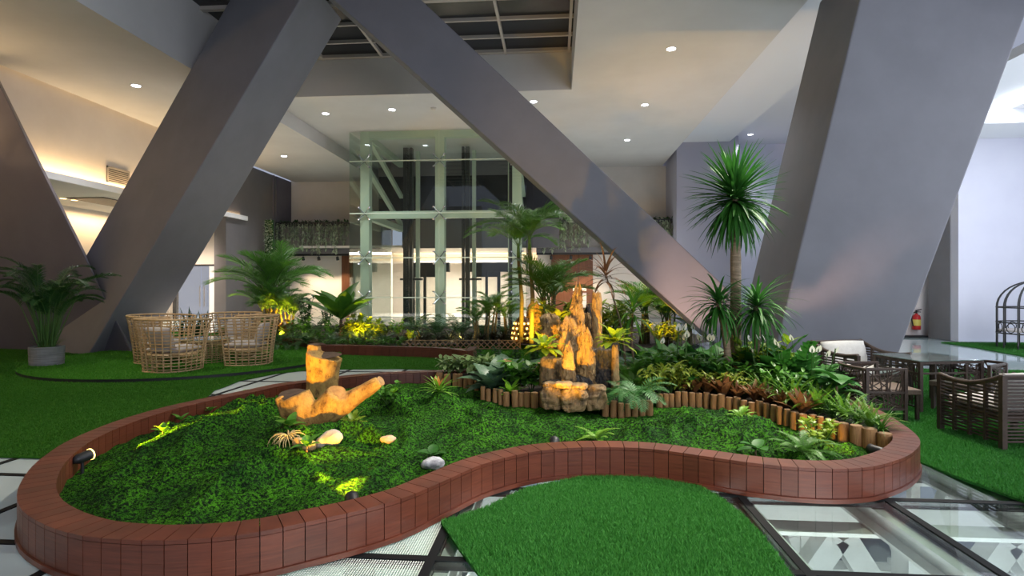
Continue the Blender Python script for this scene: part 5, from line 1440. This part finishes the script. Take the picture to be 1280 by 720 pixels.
def birdnest(label, px, py, d, wpx, key='nest', tilt=0):
    p = P(px, py, d); s = wpx*d/F/1.15
    t = place(key, mk_rosette(24, 20, .62, .085, 'strap', 'leaf_lime', (.05,1.25), (.5,1.0), .012, name='birds_nest_fern', cat='fern', n_seg=8), label, p, px*.7, s)
    t.rotation_euler = (tilt, 0, px*.7); return t
birdnest('bright bird\'s-nest fern growing on the left of the rockery', 680, 437, 6.45, 58)
birdnest('bright bird\'s-nest fern growing on the right of the rockery', 768, 428, 6.40, 60)
p = G(441, 530, .17); birdnest('bird\'s-nest fern beside the forked driftwood log on the moss', 441, 531, depth(p), 46)

# ------------------------------------------------------------------ planted bed: right of the rockery
p = P(795, 500, 6.02)
t = place('hang_fern', mk_fern(30, 20, .66, .15, 'leaf_fern', 14, .010, (.15,1.15), (1.1,2.0), 'hanging_fern'), 'big arching blue-green fern hanging over the logs right of the basin', p, .4, .72)
p = P(778, 497, 6.25); place('hang_fern', None, 'smaller arching fern between the rock basin and the big one', p, 2.0, .5)
for i, (px, y, d) in enumerate(((788,447,7.2),(806,440,7.5),(795,462,6.7))):
    plant('deep_fern', mk_fern(31, 24, .85, .15, 'leaf_green', 18, .010, (.6,1.4), (.8,1.5), 'green_fern'), 'deep green fern right of the rockery, %s' % ('nearest the wet rock','tallest of three','lowest of three')[i], px, d, y, .2)
YS = [(812,458,6.62),(824,452,6.75),(838,455,6.78),(851,460,6.72),(866,458,6.8),(880,462,6.78),(895,464,6.72),(910,466,6.65),(926,470,6.55)]
for i, (px, y, d) in enumerate(YS):
    plant('varieg', mk_shrub(32, 110, .30, .05, 'lance', 'leaf_yellow', .45, .75, name='variegated_shrub'), 'yellow-green variegated shrub behind the curved log row, %s from the fern' % ORD[i], px, d, y, .2, None, 'variegated shrubs behind the curved log row')
LI = [(826,410,7.3),(845,404,7.5),(858,416,7.1),(872,408,7.6),(888,417,7.1),(900,412,7.7),(946,424,6.9),(962,418,7.0),(980,427,6.7),(996,422,6.8),(1014,431,6.3),(1030,436,6.0)]
for i, (px, y, d) in enumerate(LI):
    k = i % 3; plant('lily%d' % k, mk_lily(33+k, 30, 2+k % 2), 'peace lily with white flowers in the right half of the bed, %s from the rockery' % ORD[i], px, d, y, .2, None, 'peace lilies in the right half of the bed')
BK = [(808,434),(824,431),(842,428),(860,430),(878,429),(896,431),(912,434),(950,430),(968,432)]
for i, (px, y) in enumerate(BK):
    d = 8.25 if px < 930 else 8.1-(px-930)*.0185
    plant('broad', mk_rosette(60, 22, .85, .16, 'ovate', 'leaf_deep', (.4,1.4), (.5,1.1), name='broad_leaf_plant', n_seg=6), 'broad dark-leaved plant along the rear rim right of the rockery, %s from it' % ORD[i], px, d, y, .2, None, 'broad dark-leaved plants along the rear rim')
MID = [(818,440,7.1),(836,438,7.2),(852,440,7.1),(868,444,7.05),(884,446,7.0),(900,448,6.95),(916,452,6.9),(948,458,6.7),(966,458,6.5),(984,460,6.3)]
for i, (px, y, d) in enumerate(MID):
    plant('mid_shrub', mk_shrub(61, 120, .26, .06, 'ovate', 'leaf_green', .48, .8, name='green_shrub', stems=8), 'mid green shrub between the lilies and the variegated row, %s from the rockery' % ORD[i], px, d, y, .2, None, 'mid green shrubs in the middle of the bed')
BR = [(853,474),(868,468),(884,470),(904,467),(922,477),(944,476),(961,482),(979,488),(1003,486)]
for i, (px, y) in enumerate(BR):
    j = min(range(len(LOG4)), key=lambda q: abs(LOG4[q][0]-px)); d = depth(G(px, LOG4[j][1], ZM))+.20
    plant('bronze', mk_rosette(36, 15, .8, .11, 'lance', 'leaf_bronze', (.85,1.5), (.2,.7), name='bronze_leaf_plant'), 'bronze-leaved plant right behind the curved log row, %s from the fern' % ORD[i], px, d, y, .2, None, 'bronze-leaved plants behind the curved log row')
FE = [(938,464,6.75),(957,468,6.4),(975,466,6.2),(990,470,5.95),(1008,468,6.0),(1022,480,5.65),(1040,486,5.5),(1056,492,5.35),(1072,497,5.2),(1088,501,5.05),(1101,510,4.95)]
for i, (px, y, d) in enumerate(FE):
    if i % 2: plant('sword', mk_fern(37, 34, 1.0, .08, 'leaf_bright', 28, .009, (.8,1.5), (.7,1.7), 'sword_fern'), 'bright sword fern toward the right end of the bed, %s from the dragon trees' % ORD[i], px, d, y, .2, None, 'sword ferns and strappy plants at the right end', sxy=.9)
    else: plant('strappy', mk_rosette(38, 60, 1.05, .022, 'blade', 'leaf_green', (.6,1.5), (.7,1.5), name='strappy_plant', n_seg=7), 'green strappy plant toward the right end of the bed, %s from the dragon trees' % ORD[i], px, d, y, .2, None, 'sword ferns and strappy plants at the right end', sxy=.9)
for i, (px, y, d) in enumerate(((986,424,7.35),(1004,426,7.1),(968,420,7.6))):
    plant('lobed', mk_fern(39, 11, .95, .30, 'leaf_deep', 8, .055, (.7,1.45), (.5,1.1), 'lobed_philodendron', .1, .1, 1.0), 'deeply lobed dark green plant before the big column, %s' % ('middle of three','rightmost of three','leftmost of three')[i], px, d, y, .2, nominal=.95)
for i, (px, y, d) in enumerate(((930,424,7.75),(948,428,7.6),(958,422,7.8))):
    plant('croton', mk_shrub(40, 90, .26, .075, 'ovate', 'leaf_lime', .4, .8, name='golden_croton'), 'golden-lit croton behind the dragon tree trunks, %s from the left' % ORD[i], px, d, y, .2, None, 'golden crotons behind the dragon trees')
plant('red_bromeliad', mk_rosette(41, 26, .8, .09, 'lance', 'leaf_red', (.3,1.3), (.5,1.1), name='red_bromeliad'), 'dark red rosette plant at the foot of the curved dragon tree', 938, 6.95, 455, .2)
plant('big_leaf', mk_rosette(42, 7, .5, .19, 'ovate', 'leaf_deep', (.5,1.2), (.9,1.4), 0, .45, 'elephant_ear', n_seg=8), 'broad glossy elephant-ear leaves in front of the cushioned armchair', 1046, 5.75, 462, .2, 1.0, None, .9)

# ------------------------------------------------------------------ plants on the moss
def on_moss(key, maker, label, px, py, size, rz=0, group=None, sink=.01):
    b = G(px, py, .15); z = moss_h(b.x, b.y); b = G(px, py, z); z = moss_h(b.x, b.y); b.z = z-sink
    return place(key, maker, label, b, rz, size, group)
on_moss('bromeliad', mk_rosette(50, 30, .5, .04, 'blade', 'leaf_bright', (.3,1.3), (.4,1.0), name='bromeliad', flower=6), 'green bromeliad with orange centre on the moss near the rear rim', 548, 505, .52)
on_moss('moss_bush', mk_shrub(51, 110, .2, .06, 'ovate', 'leaf_green', .45, .6, name='leafy_bush'), 'leafy bush on the moss behind the long driftwood branch', 484, 507, .40)
on_moss('seedling', mk_rosette(52, 4, .55, .17, 'ovate', 'leaf_deep', (.35,1.0), (.5,.9), 0, .15, 'seedling'), 'small seedling behind the speckled grey-white stone', 541, 575, .30, 1.0)
on_moss('seedling', None, 'broad-leaved seedling at the front rim below the bright moss hump', 945, 569, .34, 2.6)
on_moss('moss_fern', mk_fern(53, 14, .6, .11, 'leaf_bright', 15, .011, (.4,1.3), (.8,1.5), 'small_fern'), 'small fern on the moss by the middle of the front rim', 746, 550, .36)
on_moss('moss_fern', None, 'small light green fern on the moss below the curved log row', 926, 530, .30, 1)
on_moss('lime_bush', mk_shrub(54, 150, .16, .05, 'ovate', 'leaf_lime', .5, .6, name='lime_bush', stems=9), 'lime green bush on the moss at the right end', 1026, 562, .50)
on_moss('green_mound_fern', mk_fern(55, 20, .6, .11, 'leaf_green', 15, .011, (.4,1.2), (.8,1.5), 'mound_fern'), 'dark green fern just left of the lime green bush', 1004, 566, .45)
on_moss('sprout', mk_rosette(56, 5, .5, .14, 'ovate', 'leaf_green', (.4,1.2), (.4,.9), 0, .2, 'sprout'), 'round-leaved sprout by the rear rim left of the lit moss ridge', 226, 527, .24)
on_moss('sprout', None, 'pale small sprout nearest the black spotlight on the moss', 203, 546, .24, 1)
on_moss('sprout', None, 'tiny sprout on top of the lit moss ridge', 263, 516, .2, 2)
on_moss('moss_fern', None, 'small fern tuft at the rear rim left of the forked log', 305, 500, .3, 2)
on_moss('sprout', None, 'dark-leaved sprout against the left foot of the forked log', 362, 538, .36, .5)
on_moss('sprout', None, 'sprout between the forked log and the yellow stones', 384, 552, .3, 3.5)
def mk_air():
    r = random.Random(9); m = MB()
    for i in range(34):
        az = i*2.4; el = r.uniform(0,1.4); L = r.uniform(.10,.17); p = Vector((0,0,.05)); pts = [p.copy()]
        for k in range(9):
            e = el-k*.28; p = p+Vector((math.cos(az+k*.1)*math.cos(e), math.sin(az+k*.1)*math.cos(e), math.sin(e)))*L/7; pts.append(p.copy())
        m.tube(pts, [.006*(1-k/11) for k in range(10)], 5, False)
    return build_plant('air_plant', 'plant', [('curled_leaves', m, 'air_plant')])
on_moss('air', mk_air, 'spidery curled air plant at the left foot of the forked log', 360, 556, 1.25)

# ------------------------------------------------------------------ lantern and boulder in the rear bed
M('terracotta', (.38,.22,.10), .7, col2=(.28,.15,.07), scale=12)
lp_ = pos(653, 14.0, .12)
t = thing('garden_lantern', 'dotted bell-shaped lantern glowing between the rear palms', 'lantern', lp_)
m = MB(); m.lathe([(.26,0),(.27,.1),(.25,.3),(.2,.48),(.11,.6),(.03,.66),(0,.67)], n=24, cap=False); m.build('shell', 'terracotta', t, smooth=True)
m = MB()
for k, (z, r) in enumerate(((.1,.272),(.22,.263),(.34,.244),(.46,.212))):
    for j in range(12):
        a = 2*PI*(j+.5*(k%2))/12; c = Vector((r*math.cos(a), r*math.sin(a), z)); n = Vector((math.cos(a),math.sin(a),.2)); u = Vector((-math.sin(a),math.cos(a),0)); w = n.cross(u).normalized()
        m.add([c+n*.006+(u*math.cos(q)+w*math.sin(q))*.028 for q in np.linspace(0,2*PI,9)[:-1]], [tuple(range(8))])
m.build('light_holes', 'lens_yellow', t)
m = MB(); m.lathe([(.0,.66),(.04,.66),(.045,.70),(0,.74)], n=10, cap=False); m.build('knob', 'terracotta', t)
rock('golden-lit upright boulder behind the dotted lantern', 666, 378, 420, 22, 14.4, 'rock_ochre', 31, .55, .2)

# ------------------------------------------------------------------ hanging vines and green wall
def vines(label, pxa, pxb, d, ztop, n, seed, ln=(.5,1.4)):
    r = random.Random(seed); a, b = AY(pxa, 300, d), AY(pxb, 300, d); a.z = b.z = ztop; t = thing('hanging_garden', label, 'hanging plants', a)
    tr = MB(); dv = b-a; tr.bar((0,0,0), dv, .22, .18); tr.build('trough', 'black_metal', t)
    tp = MB()
    for i in range(n*6): leaf(tp, dv*r.random()+Vector((0,r.uniform(-.1,.1),.09)), r.uniform(0,6.28), r.uniform(.2,1.3), r.uniform(.12,.24), .04, .6, 'ovate', 3)
    tp.build('trough_leaves', 'leaf_dark', t)
    for i in range(n):
        m = MB(); p = dv*((i+.5)/n)+Vector((r.uniform(-.06,.06), -.12-r.uniform(0,.06), .05)); L = r.uniform(*ln)
        m.tube([p, p+Vector((.02,-.03,-L*.5)), p+Vector((-.01,-.02,-L))], .008, 4, False)
        for k in range(int(L*34)):
            q = p+Vector((r.uniform(-.03,.03), r.uniform(-.05,.02), -L*r.random())); leaf(m, q, r.uniform(0,6.28), r.uniform(-1.3,.2), r.uniform(.14,.24), .045, .5, 'lance', 2)
        m.build('vine', 'leaf_vine', t)
vines('trough of hanging vines over the left opening beside the tower', 341, 436, 25.59, 4.42, 26, 1)
vines('trough of hanging vines over the wooden door', 660, 760, 25.59, 4.42, 26, 2)
vines('trough of trailing green plants high beside the lavender pilaster', 814, 842, 25.59, 4.42, 9, 3, (.8,1.6))
gx0, gx1 = P(331,300,24.4), P(341,300,24.4)
t = thing('green_wall', 'narrow vertical strip of planting on the right of the grey pier', 'green wall', (gx0.x,gx0.y,0))
m = MB(); m.box(0, gx1.x-gx0.x, 0, .12, .1, 4.4); m.build('backing', 'leaf_dark', t)
m = MB(); r = random.Random(3)
for i in range(700): leaf(m, (r.uniform(0,gx1.x-gx0.x), -.01, r.uniform(.1,4.4)), r.uniform(-2.8,-.3), r.uniform(-.5,.8), r.uniform(.07,.14), .035, .6, 'ovate', 3)
m.build('leaves', 'leaf_vine', t)

# ------------------------------------------------------------------ garden spotlights that light the planting
garden_lamp(103, 585, .12, P(404,458,7.2), 'black garden spotlight at the left end of the moss with amber ring', 230, 34, YEL, ring=True)
garden_lamp(1098, 577, .12, G(1040,560,.1), 'small dark spotlight at the right tip of the moss', 7, 60, YEL)
garden_lamp(441, 622, .20, P(404,450,7.2), off=(0,0,-.115), label='spotlight at the front rim aimed up at the driftwood', pw=85, ang=54)
garden_lamp(692, 551, .20, P(720,385,6.8), off=(0,0,-.125), label='spotlight at the front rim aimed up at the rockery', pw=150, ang=50)
garden_lamp(894, 466, .20, P(866,352,10.9), 'spotlight among the lilies aimed at the middle leaning column', 110, 46, (1,.60,.42))
garden_lamp(966, 483, .20, P(1020,300,9.4), 'spotlight behind the dragon trees aimed at the big column', 120, 52, (1,.60,.44))
def bed_lamp(px, d, target, label, pw, ang=80, col=YEL, z=.11):
    garden_lamp(px, CY+F*(EYE-z)/d, z, target, label, pw, ang, col)
bed_lamp(820, 11.2, P(840,350,12.6), 'spotlight hidden in the plants under the leaning column', 150, 85)
bed_lamp(790, 8.6, P(815,420,7.4), 'added unseen fill spotlight behind the cane plants shining over the bed', 60, 125, (1,.72,.3), .03)  # extra lamp added to brighten the rear of the bed
bed_lamp(385, 13.3, P(385,412,14.5), 'added unseen fill spotlight in the left rear bed under the dark bushes', 34, 120, (1,.74,.3))  # extra warm fill added to lift the dark rear row
bed_lamp(575, 13.6, P(575,415,14.6), 'added unseen fill spotlight behind the lattice fence', 26, 130, (1,.74,.35))  # wide fill added because the plants here stayed dark
bed_lamp(452, 13.4, P(455,400,14.4), 'spotlight in the left rear bed under the golden shrubs', 60, 95)
bed_lamp(352, 14.3, P(348,345,16.3), 'spotlight in the left rear bed under the yellow palm', 320, 85)
bed_lamp(514, 13.3, P(514,415,14), 'spotlight at the lattice under the single golden shrub', 16, 80)
bed_lamp(672, 12.4, P(668,390,14), 'spotlight in the rear bed aimed at the tall palms', 90, 70)
bed_lamp(928, 7.0, P(945,430,7.9), 'spotlight among the crotons behind the dragon trees', 14, 120)
bed_lamp(700, 10.5, P(700,390,12.4), 'spotlight behind the rockery aimed at the rear palms', 60, 80)
